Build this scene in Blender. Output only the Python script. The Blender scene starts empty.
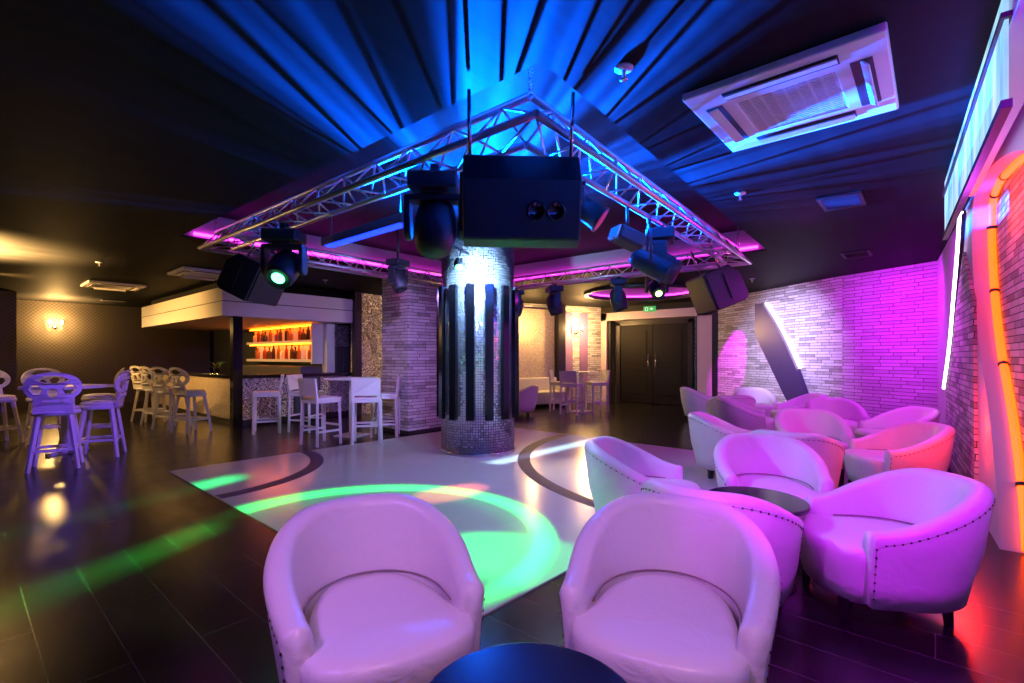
import bpy, math, random
from mathutils import Vector, Matrix, geometry
random.seed(7)
PI = math.pi
sc = bpy.context.scene
col = sc.collection

# ------------------------------------------------------------------ camera, world, exposure
YAW = math.radians(41)
cam = bpy.data.cameras.new('camera'); camo = bpy.data.objects.new('camera', cam); col.objects.link(camo)
camo.location = (0, 0, 1.25)
camo.rotation_euler = (PI/2, 0, YAW - PI/2)
cam.sensor_width = 36; cam.lens = 36*487/1024
cam.shift_y = 15.5/1024
cam.clip_start = 0.05; cam.clip_end = 100
sc.camera = camo
w = bpy.data.worlds.new('world'); sc.world = w; w.use_nodes = True
w.node_tree.nodes['Background'].inputs[0].default_value = (0.10, 0.06, 0.16, 1)
w.node_tree.nodes['Background'].inputs[1].default_value = 0.012
sc.view_settings.view_transform = 'Standard'
sc.view_settings.look = 'None'
sc.view_settings.exposure = 0.0
sc.view_settings.gamma = 1.0
sc.view_settings.use_curve_mapping = False
sc.cycles.use_denoising = True
sc.cycles.max_bounces = 6
sc.cycles.sample_clamp_indirect = 4

FW = Vector((math.cos(YAW), math.sin(YAW), 0)); RT = Vector((math.sin(YAW), -math.cos(YAW), 0))
def from_camera(d, lat, z=0.0):          # plan position: metres ahead of and to the right of the viewpoint
    return FW*d + RT*lat + Vector((0, 0, z))

# ------------------------------------------------------------------ lamps of the room and added fills (energy in W)
def aim(o, target):
    d = Vector(target) - o.location
    o.rotation_euler = d.to_track_quat('-Z', 'Y').to_euler()
def lamp(kind, name, loc, color, energy, target=None, radius=0.05, **k):
    L = bpy.data.lights.new(name, kind); o = bpy.data.objects.new(name, L); col.objects.link(o)
    o.location = loc; L.color = color; L.energy = energy
    if kind in ('POINT', 'SPOT'): L.shadow_soft_size = radius
    if target is not None: aim(o, target)
    for a, b in k.items(): setattr(L, a, b)
    return o
MAG = (0.75, 0.04, 1.0); PINK = (1.0, 0.36, 0.85); WARM = (1.0, 0.55, 0.16); ICE = (0.62, 0.78, 1.0)

def line_aim(o, target, line):
    d = (Vector(target)-o.location).normalized(); x = Vector((line[0], line[1], 0)); x = (x - d*x.dot(d)).normalized(); z = -d; y = z.cross(x)
    o.rotation_euler = Matrix((x, y, z)).transposed().to_euler(); return o
def gobo(light, kind, thin=9.0):
    """pattern wheel inside a stage lamp, driven by the direction the light leaves it"""
    L = light.data; L.use_nodes = True; nt = L.node_tree; N = nt.nodes; K = nt.links
    em = N['Emission']
    tc = N.new('ShaderNodeTexCoord'); sp = N.new('ShaderNodeSeparateXYZ'); K.new(tc.outputs['Normal'], sp.inputs[0])
    def m(op, a, b=None, c=None):
        n = N.new('ShaderNodeMath'); n.operation = op
        for i, v in enumerate((a, b, c)):
            if v is None: continue
            if isinstance(v, (int, float)): n.inputs[i].default_value = v
            else: K.new(v, n.inputs[i])
        return n.outputs[0]
    if kind == 'fan':
        ang = m('ARCTAN2', sp.outputs[1], sp.outputs[0])
        el = m('ABSOLUTE', sp.outputs[2])
        cb = N.new('ShaderNodeCombineXYZ'); K.new(m('MULTIPLY', ang, 9.0), cb.inputs[0]); K.new(m('MULTIPLY', el, 0.5), cb.inputs[1])
        nz = N.new('ShaderNodeTexNoise'); nz.inputs['Scale'].default_value = 2.2; nz.inputs['Detail'].default_value = 3.0
        K.new(cb.outputs[0], nz.inputs['Vector'])
        r = N.new('ShaderNodeValToRGB'); r.color_ramp.elements[0].position = 0.46; r.color_ramp.elements[1].position = 0.58
        K.new(nz.outputs[0], r.inputs[0])
        q = N.new('ShaderNodeValToRGB'); e = q.color_ramp.elements
        stops = ((0.0, 0.0), (0.022, 0.0), (0.030, 0.02), (0.040, 0.0), (0.068, 0.0), (0.078, 0.3), (0.087, 0.6), (0.092, 0.05), (0.098, 0.3), (0.103, 0.0), (0.1185, 0.0), (0.122, 0.30), (0.132, 0.34), (0.1355, 0.04), (0.138, 0.42), (0.149, 0.5), (0.152, 0.08), (0.157, 0.9), (0.168, 0.6), (0.174, 0.0), (0.188, 0.10), (0.205, 0.0), (0.212, 1.0), (0.236, 1.0), (0.250, 0.35), (0.30, 0.15), (0.34, 0.0), (0.92, 0.0), (0.935, 0.05), (0.95, 0.0))
        e[0].position, e[0].color = stops[0][0], (stops[0][1],)*3+(1,); e[1].position, e[1].color = stops[-1][0], (stops[-1][1],)*3+(1,)
        for p, v in stops[1:-1]: k = e.new(p); k.color = (v, v, v, 1)
        K.new(m('FRACT', m('MULTIPLY_ADD', ang, 1/(2*PI), 0.5)), q.inputs[0])
        up = m('GREATER_THAN', sp.outputs[2], 0.0)
        ez = m('MULTIPLY', sp.outputs[2], 7.5)
        up = m('DIVIDE', up, m('ADD', 1.0, m('MULTIPLY', ez, ez)))
        K.new(m('MULTIPLY', m('MULTIPLY', m('MULTIPLY_ADD', r.outputs[0], 0.70, 0.30), q.outputs[0]), up), em.inputs['Strength'])
    if kind == 'ring':
        x = m('DIVIDE', sp.outputs[0], sp.outputs[2]); y = m('DIVIDE', sp.outputs[1], sp.outputs[2])
        rr = m('SQRT', m('ADD', m('MULTIPLY', x, x), m('MULTIPLY', y, y)))
        r = N.new('ShaderNodeValToRGB'); e = r.color_ramp.elements
        e[0].position = 0.0; e[0].color = (0.0, 0.0, 0.0, 1); e[1].position = 1.0; e[1].color = (0, 0, 0, 1)
        for p, v in ((0.60, 0.02), (0.76, 0.10), (0.80, 1.0), (0.86, 1.0), (0.93, 0.0)):
            q = e.new(p); q.color = (v, v, v, 1)
        K.new(m('DIVIDE', rr, math.tan(L.spot_size/2)), r.inputs[0])
        mk = N.new('ShaderNodeMapRange'); mk.inputs['From Min'].default_value = 0.12; mk.inputs['From Max'].default_value = 0.42
        mk.inputs['To Min'].default_value = 1.0; mk.inputs['To Max'].default_value = 0.03; K.new(x, mk.inputs['Value'])
        K.new(m('MULTIPLY', r.outputs[0], mk.outputs[0]), em.inputs['Strength'])
    if kind == 'streak':
        x = m('DIVIDE', sp.outputs[0], sp.outputs[2]); y = m('DIVIDE', sp.outputs[1], sp.outputs[2])
        t = math.tan(L.spot_size/2)
        g = m('SUBTRACT', 1.0, m('MULTIPLY', m('ABSOLUTE', y), thin/t))
        K.new(m('MAXIMUM', g, 0.0), em.inputs['Strength'])

fan = lamp('POINT', 'beam_fan', (4.06, 4.10, 2.36), (0.0, 0.09, 1.0), 290000, radius=0.025); gobo(fan, 'fan')
lamp('SPOT', 'column_glare', (3.96, 4.00, 2.36), (0.35, 0.62, 1.0), 330, (4.40, 4.42, 2.25), spot_size=2.3, spot_blend=0.9, radius=0.03)
# warm wall light, downlight and added fills, left of the room
lamp('POINT', 'sconce_glow_left', (1.71, 16.5, 2.12), WARM, 170, radius=0.08)
lamp('POINT', 'warm_fill_side', (-0.9, 10.5, 2.2), WARM, 60, radius=0.08)  # added warm lamp out of view at left, without a wall sconce
lamp('SPOT', 'downlight_left', (-0.85, 3.7, 2.6), (1.0, 0.62, 0.15), 2600, (-0.65, 3.4, 0), spot_size=0.80, spot_blend=1.0)
lamp('SPOT', 'canopy_fill', (0.2, 11.8, 2.5), (1.0, 0.50, 0.12), 650, (3.1, 12.0, 2.1), spot_size=1.5, spot_blend=0.8)  # added spot to yellow the canopy side, no fitting there
lamp('SPOT', 'warm_wash_stools', (0.6, 12.5, 2.6), (1.0, 0.60, 0.25), 200, (2.2, 10.5, 0.8), spot_size=1.0, spot_blend=0.8)
lamp('SPOT', 'violet_wash_stools', (1.8, 4.0, 2.25), (0.20, 0.06, 1.0), 460, (0.85, 7.6, 0.7), spot_size=0.5, spot_blend=0.7)
lamp('SPOT', 'lilac_wash_bar', (2.6, 3.2, 2.35), (0.52, 0.30, 1.0), 420, (4.6, 8.0, 0.9), spot_size=0.85, spot_blend=0.8)
# warm light by the entrance
lamp('POINT', 'sconce_glow_back', (10.95, 6.95, 2.03), (1.0, 0.56, 0.18), 150, radius=0.06)
lamp('POINT', 'sconce_glow_alcove', (9.45, 7.55, 2.03), (1.0, 0.56, 0.18), 55, radius=0.06)
lamp('SPOT', 'pink_wash_portal', (8.6, 4.9, 2.55), (1.0, 0.25, 0.55), 60, (11.8, 6.3, 1.9), spot_size=1.0, spot_blend=0.8)
# magenta and pink washes over the seats
lamp('SPOT', 'magenta_wash_seats', (2.6, -0.10, 2.5), (0.58, 0.0, 1.0), 16, (3.4, 1.0, 0.3), spot_size=2.2, spot_blend=0.7)
lamp('SPOT', 'magenta_wash_low', (1.2, -0.38, 2.3), (0.62, 0.0, 1.0), 330, (2.9, 0.4, 0.3), spot_size=0.8, spot_blend=0.6)
lamp('SPOT', 'magenta_bulkhead_fill', (1.5, -0.12, 2.3), (0.50, 0.0, 1.0), 120, (2.9, -0.24, 2.5), spot_size=0.8, spot_blend=0.8, radius=0.04)  # unseen spot added to turn the bulkhead magenta, not light from the screen
lamp('SPOT', 'magenta_wash_rear', (6.2, 0.3, 2.5), (0.75, 0.0, 1.0), 120, (6.2, 1.3, 0.3), spot_size=2.3, spot_blend=0.7)
lamp('SPOT', 'magenta_wash_middle', (2.2, 0.2, 2.55), (0.70, 0.0, 1.0), 50, (4.6, 1.3, 0.4), spot_size=0.8, spot_blend=0.6)
lamp('POINT', 'lilac_fill', (4.0, -0.1, 1.95), (0.72, 0.06, 1.0), 13, radius=0.06)  # unseen point lamp added to tint the air conditioner and wall
lamp('SPOT', 'pink_wash_front', (0.2, -0.2, 2.5), (1.0, 0.46, 0.70), 95, (1.25, 1.15, 0.4), spot_size=1.0, spot_blend=0.8)
lamp('SPOT', 'lilac_wash_front', (-0.8, 1.2, 2.5), (0.50, 0.17, 1.0), 180, (1.4, 1.2, 0.4), spot_size=0.9, spot_blend=0.8)
lamp('AREA', 'magenta_wall_cove', (8.6, 0.85, 2.3), (0.60, 0.0, 1.0), 52, (9.75, 0.35, 1.2), shape='RECTANGLE', size=1.2, size_y=0.08)
lamp('SPOT', 'magenta_wash_right_wall', (6.2, 1.0, 2.45), (0.70, 0.0, 1.0), 120, (7.3, -0.2, 1.6), spot_size=1.5, spot_blend=0.8)
lamp('SPOT', 'white_wash_stone', (8.9, 3.0, 2.5), (0.55, 0.48, 1.0), 560, (10.75, 2.2, 1.4), spot_size=1.35, spot_blend=1.0)
lamp('SPOT', 'magenta_wash_purple_wall', (6.2, 0.9, 2.4), (0.60, 0.0, 1.0), 300, (9.68, 0.55, 1.0), spot_size=0.42, spot_blend=0.5)
lamp('SPOT', 'magenta_slot_stone', (10.75, 3.45, 2.5), (0.80, 0.0, 1.0), 420, (11.68, 3.48, 1.2), spot_size=0.62, spot_blend=0.4)
lamp('SPOT', 'ice_wash_rear_seats', (6.6, 3.7, 2.4), (0.40, 0.70, 1.0), 420, (8.5, 2.6, 0.4), spot_size=0.6, spot_blend=0.8)
lamp('POINT', 'red_arch_low', (5.00, -0.17, 0.75), (1.0, 0.012, 0.0), 17, radius=0.05)
lamp('POINT', 'red_arch_high', (5.0, -0.22, 2.35), (1.0, 0.012, 0.0), 14, radius=0.05)
# the floor
lamp('SPOT', 'dance_floor_wash', (4.3, 3.0, 2.5), (0.46, 0.56, 0.85), 160, (3.2, 3.6, 0), spot_size=1.9, spot_blend=0.9)
lamp('SPOT', 'warm_pool', (6.5, 3.9, 2.3), (1.0, 0.72, 0.45), 330, (4.6, 2.9, 0), spot_size=0.36, spot_blend=0.6)
lamp('SPOT', 'lavender_wash_seats', (2.6, 3.6, 2.35), (0.32, 0.46, 1.0), 260, (3.6, 0.6, 0.4), spot_size=1.0, spot_blend=0.8)
lamp('SPOT', 'ice_wash_middle', (2.9, 3.9, 2.3), (0.45, 0.62, 1.0), 170, (5.3, 1.9, 0.4), spot_size=0.55, spot_blend=0.8)
g = lamp('SPOT', 'green_ring', (2.05, 2.62, 1.95), (0.0, 1.0, 0.10), 1500, (1.92, 2.9, 0), spot_size=1.287, spot_blend=0.05, radius=0.01); gobo(g, 'ring')
g = lamp('SPOT', 'green_streak', (1.9, 4.35, 1.9), (0.0, 1.0, 0.25), 700, (0.95, 5.15, 0), spot_size=1.1, spot_blend=0.5, radius=0.02); line_aim(g, (0.95, 5.15, 0), (0.95, 0.3)); gobo(g, 'streak', 6)
g = lamp('SPOT', 'green_streak_near', (1.9, 4.30, 1.9), (0.0, 1.0, 0.08), 2600, (0.4, 3.62, 0), spot_size=0.9, spot_blend=0.5, radius=0.02); line_aim(g, (0.35, 3.58, 0), (0.9, 0.43)); gobo(g, 'streak', 4.5)
lamp('SPOT', 'blue_tray_wash', (4.05, 4.05, 2.42), (0.0, 0.10, 1.0), 1500, (3.7, 3.7, 2.95), spot_size=2.9, spot_blend=0.8, radius=0.03)
lamp('SPOT', 'ice_wash_column', (3.0, 3.0, 2.3), (0.45, 0.62, 1.0), 170, (4.3, 4.3, 1.1), spot_size=0.62, spot_blend=0.7)
lamp('SPOT', 'ceiling_fill_side', (-0.15, 9.35, 1.80), WARM, 17000, (-0.05, 9.30, 2.64), spot_size=2.1, spot_blend=1.0, radius=0.08)  # added lamp out of view for the warm ceiling glow, no sconce here
lamp('SPOT', 'sconce_uplight_left', (1.71, 15.9, 1.8), WARM, 1500, (1.71, 15.88, 2.64), spot_size=2.1, spot_blend=1.0, radius=0.08)
lamp('SPOT', 'green_pool', (1.90, 4.40, 1.90), (0.0, 1.0, 0.16), 900, (2.30, 2.0, 0), spot_size=0.26, spot_blend=0.3)
lamp('SPOT', 'orange_pool', (6.1, 3.1, 2.1), (1.0, 0.22, 0.10), 1600, (3.0, 3.35, 0), spot_size=0.13, spot_blend=0.3)
lamp('SPOT', 'magenta_truss_wash', (7.3, 0.5, 1.9), (0.8, 0.0, 1.0), 90, (4.4, 1.7, 2.6), spot_size=0.6, spot_blend=0.6)
g = lamp('SPOT', 'white_streak', (5.2, 1.95, 2.3), (0.5, 0.8, 1.0), 1600, (5.25, 3.87, 0), spot_size=0.76, spot_blend=0.2, radius=0.02); gobo(g, 'streak')

# ------------------------------------------------------------------ materials
def mat(name, base=(0.5, 0.5, 0.5), rough=0.5, metal=0.0, emit=None, estr=0.0, coat=0.0, spec=0.5):
    m = bpy.data.materials.new(name); m.use_nodes = True
    b = m.node_tree.nodes['Principled BSDF']
    b.inputs['Base Color'].default_value = (*base, 1); b.inputs['Roughness'].default_value = rough
    b.inputs['Metallic'].default_value = metal; b.inputs['Coat Weight'].default_value = coat
    b.inputs['Specular IOR Level'].default_value = spec
    if emit: b.inputs['Emission Color'].default_value = (*emit, 1); b.inputs['Emission Strength'].default_value = estr
    return m
class NT:
    def __init__(s, m): s.t = m.node_tree; s.N = s.t.nodes; s.L = s.t.links; s.b = s.N['Principled BSDF']
    def new(s, t, **k):
        n = s.N.new('ShaderNode' + t)
        for a, v in k.items(): setattr(n, a, v)
        return n
    def link(s, a, b): s.L.new(a, b)
    def val(s, sock, v):
        if isinstance(v, (int, float)): sock.default_value = v
        else: s.L.new(v, sock)
    def math(s, op, a, b=None):
        n = s.new('Math', operation=op); s.val(n.inputs[0], a)
        if b is not None: s.val(n.inputs[1], b)
        return n.outputs[0]
    def obj(s):
        tc = s.new('TexCoord'); sp = s.new('SeparateXYZ'); s.link(tc.outputs['Object'], sp.inputs[0]); return tc.outputs['Object'], sp.outputs
    def vec(s, x, y, z=0.0):
        c = s.new('CombineXYZ')
        for i, v in enumerate((x, y, z)): s.val(c.inputs[i], v)
        return c.outputs[0]
    def ramp(s, fac, stops):
        r = s.new('ValToRGB'); e = r.color_ramp.elements
        while len(e) < len(stops): e.new(0.5)
        for q, (p, c) in zip(e, stops): q.position = p; q.color = (*c, 1)
        s.link(fac, r.inputs[0]); return r.outputs[0]
    def bump(s, h, st, dist=0.01):
        n = s.new('Bump'); n.inputs['Strength'].default_value = st; n.inputs['Distance'].default_value = dist
        s.link(h, n.inputs['Height']); s.link(n.outputs[0], s.b.inputs['Normal'])
def noisy(m, scale=6, amt=0.08, rough=None):
    t = NT(m); v, _ = t.obj(); n = t.new('TexNoise'); n.inputs['Scale'].default_value = scale; n.inputs['Detail'].default_value = 4
    t.link(v, n.inputs['Vector']); t.bump(n.outputs[0], amt, 0.004)
    return m

def stone_mat(name, tones, brick=(0.26, 0.052), bump=0.9):
    m = mat(name, rough=0.75); t = NT(m); v, o = t.obj()
    h = t.math('ADD', o[0], o[1])
    br = t.new('TexBrick'); br.offset = 0.37; br.squash = 1.35; br.squash_frequency = 3
    t.link(t.vec(h, o[2]), br.inputs['Vector'])
    br.inputs['Scale'].default_value = 1.0; br.inputs['Brick Width'].default_value = brick[0]; br.inputs['Row Height'].default_value = brick[1]
    br.inputs['Mortar Size'].default_value = 0.004; br.inputs['Mortar Smooth'].default_value = 0.2; br.inputs['Bias'].default_value = 0.0
    br.inputs['Color1'].default_value = (0.05, 0.05, 0.05, 1); br.inputs['Color2'].default_value = (1, 1, 1, 1); br.inputs['Mortar'].default_value = (0, 0, 0, 1)
    nz = t.new('TexNoise'); nz.inputs['Scale'].default_value = 14; nz.inputs['Detail'].default_value = 5; t.link(v, nz.inputs['Vector'])
    mix = t.new('Mix', data_type='RGBA'); mix.inputs[0].default_value = 0.35
    t.link(br.outputs['Color'], mix.inputs[6]); t.link(nz.outputs[0], mix.inputs[7])
    c = t.ramp(mix.outputs[2], tones)
    mm = t.new('Mix', data_type='RGBA'); t.link(br.outputs['Fac'], mm.inputs[0]); t.link(c, mm.inputs[6]); mm.inputs[7].default_value = (0.05, 0.045, 0.04, 1)
    t.link(mm.outputs[2], t.b.inputs['Base Color'])
    hh = t.math('ADD', t.math('MULTIPLY', t.math('SUBTRACT', 1.0, br.outputs['Fac']), 0.5), t.math('MULTIPLY', mix.outputs[2], 0.9))
    t.bump(hh, bump, 0.03)
    return m
M = {}
TONES = [(0.0, (0.10, 0.09, 0.08)), (0.22, (0.34, 0.31, 0.29)), (0.45, (0.58, 0.56, 0.54)), (1.0, (0.80, 0.79, 0.77))]
M['stone'] = stone_mat('ledger_stone', TONES)
M['stone_even'] = stone_mat('even_ledger_stone', [(0.0, (0.34, 0.33, 0.32)), (0.5, (0.48, 0.46, 0.45)), (1.0, (0.62, 0.60, 0.59))], (0.30, 0.055), 0.8)
M['stone_grey'] = stone_mat('grey_ledger_stone', [(0.0, (0.08, 0.07, 0.07)), (0.3, (0.26, 0.24, 0.23)), (0.6, (0.50, 0.47, 0.45)), (1.0, (0.66, 0.64, 0.62))])

def floor_mat():
    m = mat('dark_plank_floor', rough=0.24); t = NT(m); v, o = t.obj()
    br = t.new('TexBrick'); br.offset = 0.5
    t.link(t.vec(o[1], o[0]), br.inputs['Vector'])
    for k, x in (('Scale', 1.0), ('Brick Width', 1.24), ('Row Height', 0.243), ('Mortar Size', 0.0022), ('Mortar Smooth', 0.0)): br.inputs[k].default_value = x
    br.inputs['Color1'].default_value = (0.008, 0.007, 0.007, 1); br.inputs['Color2'].default_value = (0.014, 0.012, 0.011, 1)
    br.inputs['Mortar'].default_value = (0.07, 0.065, 0.065, 1)
    t.link(br.outputs['Color'], t.b.inputs['Base Color'])
    nz = t.new('TexNoise'); nz.inputs['Scale'].default_value = 3; nz.inputs['Detail'].default_value = 6; t.link(v, nz.inputs['Vector'])
    t.link(t.math('MULTIPLY_ADD', nz.outputs[0], 0.16), t.b.inputs['Roughness'])
    t.b.inputs['Roughness'].links[0].from_node.inputs[2].default_value = 0.16
    return m
M['floor'] = floor_mat()
def tile_mat():
    m = mat('white_dance_tile', (0.62, 0.61, 0.60), 0.20); t = NT(m); v, o = t.obj()
    br = t.new('TexBrick'); br.offset = 0.0
    t.link(t.vec(o[1], o[0]), br.inputs['Vector'])
    for k, x in (('Scale', 1.0), ('Brick Width', 0.6), ('Row Height', 0.6), ('Mortar Size', 0.0015), ('Mortar Smooth', 0.0)): br.inputs[k].default_value = x
    br.inputs['Color1'].default_value = (0.60, 0.59, 0.58, 1); br.inputs['Color2'].default_value = (0.64, 0.63, 0.62, 1); br.inputs['Mortar'].default_value = (0.50, 0.49, 0.48, 1)
    t.link(br.outputs['Color'], t.b.inputs['Base Color'])
    return m
M['tile'] = tile_mat()
M['inlay'] = mat('dark_inlay_tile', (0.045, 0.035, 0.075), 0.5, spec=0.3)
def ceil_mat():
    m = mat('black_ceiling', (0.05, 0.05, 0.055), 0.6, spec=0.05); t = NT(m); v, o = t.obj()
    n = t.new('TexNoise'); n.inputs['Scale'].default_value = 1.0; n.inputs['Detail'].default_value = 5
    t.link(t.vec(t.math('MULTIPLY', o[0], 0.8), t.math('MULTIPLY', o[1], 9.0)), n.inputs['Vector'])
    t.link(t.ramp(n.outputs[0], [(0.3, (0.005, 0.005, 0.0055)), (0.7, (0.011, 0.0105, 0.0105))]), t.b.inputs['Base Color'])
    t.bump(n.outputs[0], 0.25, 0.004)
    return m
M['ceiling'] = ceil_mat()
def wallpaper(name, c1, c2, s=40.0, rough=0.6):
    m = mat(name, c1, rough); t = NT(m); v, o = t.obj()
    h = t.math('ADD', o[0], o[1])
    a = t.math('SINE', t.math('MULTIPLY', h, s)); b = t.math('SINE', t.math('MULTIPLY', o[2], s))
    f = t.math('ADD', t.math('MULTIPLY', t.math('MULTIPLY', a, b), 0.5), 0.5)
    t.link(t.ramp(f, [(0.2, c1), (0.8, c2)]), t.b.inputs['Base Color'])
    return m
M['wallpaper'] = wallpaper('dark_patterned_wallpaper', (0.035, 0.028, 0.022), (0.075, 0.060, 0.045), 75.0)
def glitter(name, dark, light, cell=55.0, rough=0.3, metal=0.6, jit=0.5):
    m = mat(name, light, rough, metal); t = NT(m); v, o = t.obj()
    vo = t.new('TexVoronoi'); vo.inputs['Scale'].default_value = cell; t.link(v, vo.inputs['Vector'])
    sp = t.new('SeparateColor'); t.link(vo.outputs['Color'], sp.inputs[0])
    t.link(t.ramp(sp.outputs[0], [(0.0, dark), (0.55, tuple(0.5*(a+b) for a, b in zip(dark, light))), (1.0, light)]), t.b.inputs['Base Color'])
    sub = t.new('VectorMath', operation='SUBTRACT'); t.link(vo.outputs['Color'], sub.inputs[0]); sub.inputs[1].default_value = (0.5, 0.5, 0.5)
    scl = t.new('VectorMath', operation='SCALE'); t.link(sub.outputs[0], scl.inputs[0]); scl.inputs['Scale'].default_value = jit
    ge = t.new('NewGeometry'); ad = t.new('VectorMath', operation='ADD'); t.link(ge.outputs['Normal'], ad.inputs[0]); t.link(scl.outputs[0], ad.inputs[1])
    nm = t.new('VectorMath', operation='NORMALIZE'); t.link(ad.outputs[0], nm.inputs[0]); t.link(nm.outputs[0], t.b.inputs['Normal'])
    return m
M['glitter'] = glitter('silver_glitter', (0.05, 0.05, 0.06), (0.9, 0.88, 0.9), 60, 0.3, 0.7, 0.8)
M['glitter_gold'] = glitter('pale_gold_glitter', (0.35, 0.28, 0.18), (0.80, 0.70, 0.55), 90, 0.5, 0.2, 0.15)
def mosaic():
    m = mat('mirror_mosaic', (0.8, 0.82, 0.85), 0.16, 0.75); t = NT(m); v, o = t.obj()
    ang = t.math('ARCTAN2', o[1], o[0])
    u = t.math('MULTIPLY', ang, 0.49/0.033); z = t.math('DIVIDE', o[2], 0.033)
    fu = t.math('FRACT', u); fz = t.math('FRACT', z)
    edge = t.math('MULTIPLY', t.math('GREATER_THAN', fu, 0.16), t.math('GREATER_THAN', fz, 0.16))
    wn = t.new('TexWhiteNoise', noise_dimensions='2D'); t.link(t.vec(t.math('FLOOR', u), t.math('FLOOR', z)), wn.inputs['Vector'])
    mix = t.new('Mix', data_type='RGBA'); t.link(edge, mix.inputs[0]); mix.inputs[6].default_value = (0.03, 0.03, 0.04, 1); mix.inputs[7].default_value = (0.82, 0.84, 0.88, 1)
    t.link(mix.outputs[2], t.b.inputs['Base Color'])
    t.link(t.math('MULTIPLY_ADD', edge, -0.45), t.b.inputs['Roughness']); t.b.inputs['Roughness'].links[0].from_node.inputs[2].default_value = 0.65
    sub = t.new('VectorMath', operation='SUBTRACT'); t.link(wn.outputs['Color'], sub.inputs[0]); sub.inputs[1].default_value = (0.5, 0.5, 0.5)
    scl = t.new('VectorMath', operation='SCALE'); t.link(sub.outputs[0], scl.inputs[0]); scl.inputs['Scale'].default_value = 0.22
    ge = t.new('NewGeometry'); ad = t.new('VectorMath', operation='ADD'); t.link(ge.outputs['Normal'], ad.inputs[0]); t.link(scl.outputs[0], ad.inputs[1])
    nm = t.new('VectorMath', operation='NORMALIZE'); t.link(ad.outputs[0], nm.inputs[0]); t.link(nm.outputs[0], t.b.inputs['Normal'])
    return m
M['mosaic'] = mosaic()
def leather():
    m = mat('white_leather', (0.78, 0.75, 0.72), 0.34); t = NT(m); v, o = t.obj()
    n = t.new('TexNoise'); n.inputs['Scale'].default_value = 7; n.inputs['Detail'].default_value = 6; n.inputs['Distortion'].default_value = 1.2; t.link(v, n.inputs['Vector'])
    t.bump(n.outputs[0], 0.55, 0.014)
    return m
M['leather'] = leather()
M['nail'] = mat('dark_bronze_nails', (0.12, 0.08, 0.07), 0.3, 1.0)
M['black_wood'] = mat('black_wood', (0.012, 0.010, 0.010), 0.35)
M['white_paint'] = noisy(mat('white_painted_wood', (0.74, 0.72, 0.70), 0.4), 20, 0.1)
M['seat_pad'] = mat('cream_seat_pad', (0.70, 0.66, 0.60), 0.45)
M['navy_top'] = mat('dark_gloss_table_top', (0.010, 0.012, 0.020), 0.18)
M['alu'] = mat('aluminium_tube', (0.72, 0.72, 0.74), 0.32, 0.9)
M['black'] = noisy(mat('black_plastic', (0.014, 0.014, 0.016), 0.45), 60, 0.08)
M['gloss_black'] = mat('gloss_black_panel', (0.006, 0.006, 0.010), 0.12)
M['grille_black'] = mat('black_speaker_grille', (0.035, 0.034, 0.036), 0.5, 0.3)
M['cream'] = mat('cream_laminate', (0.72, 0.69, 0.66), 0.5)
M['groove'] = mat('dark_groove', (0.03, 0.03, 0.03), 0.6)
M['smooth'] = mat('smooth_painted_wall', (0.55, 0.50, 0.55), 0.5)
M['portal'] = mat('painted_portal', (0.55, 0.45, 0.45), 0.45)
M['door'] = mat('dark_door', (0.006, 0.005, 0.005), 0.55, spec=0.2)
M['chrome'] = mat('chrome', (0.8, 0.8, 0.82), 0.15, 1.0)
M['ac'] = mat('white_plastic', (0.80, 0.78, 0.78), 0.45)
M['tray_edge'] = mat('grey_tray_edge', (0.30, 0.28, 0.30), 0.6)
M['dark_slot'] = mat('dark_slot', (0.02, 0.02, 0.025), 0.6)
M['steel_grey'] = mat('grey_cabinet', (0.10, 0.10, 0.11), 0.35, 0.4)
M['purple_panel'] = mat('dark_violet_panel', (0.05, 0.03, 0.10), 0.3)
M['lilac_wall'] = mat('violet_wallpaper', (0.30, 0.16, 0.36), 0.6)
def glow(name, c, s): return mat(name, (0.05, 0.05, 0.05), 0.5, 0, c, s)
M['led_magenta'] = glow('magenta_led', (1.0, 0.03, 0.9), 11)
M['led_white'] = glow('white_pink_led', (1.0, 0.72, 1.0), 9)
M['led_amber'] = glow('amber_led', (1.0, 0.065, 0.0), 5.0)
M['led_orange_shelf'] = glow('orange_shelf_led', (1.0, 0.15, 0.005), 22)
M['led_uv'] = glow('uv_led', (0.008, 0.03, 1.0), 4.0)
M['bulb'] = glow('warm_bulb', (1.0, 0.72, 0.35), 40)
M['lens_green'] = glow('green_lens', (0.1, 1.0, 0.35), 8)
M['lens_lime'] = glow('lime_lens', (0.55, 1.0, 0.25), 6)
M['lens_white'] = glow('white_lens', (0.6, 0.85, 1.0), 30)
M['lens_pink'] = glow('pink_gel', (0.45, 0.01, 0.12), 0.8)
M['lens_dark'] = mat('dark_lens', (0.02, 0.03, 0.06), 0.05)
M['exit'] = glow('green_sign_face', (0.02, 0.55, 0.10), 0.8)
M['exit_white'] = glow('white_sign_mark', (0.7, 1.0, 0.75), 1.0)
def screen_mat():
    m = mat('projected_picture', (0.05, 0.05, 0.05), 0.6); t = NT(m); v, o = t.obj()
    n = t.new('TexNoise'); n.inputs['Scale'].default_value = 1.0; n.inputs['Detail'].default_value = 3
    t.link(t.vec(t.math('MULTIPLY', o[0], 7.0), t.math('MULTIPLY', o[2], 1.2)), n.inputs['Vector'])
    c = t.ramp(n.outputs[0], [(0.28, (0.06, 0.22, 0.75)), (0.45, (0.30, 0.68, 0.92)), (0.62, (0.72, 0.90, 0.97))])
    t.link(c, t.b.inputs['Emission Color']); t.b.inputs['Emission Strength'].default_value = 1.0
    return m
M['screen'] = screen_mat()
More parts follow.
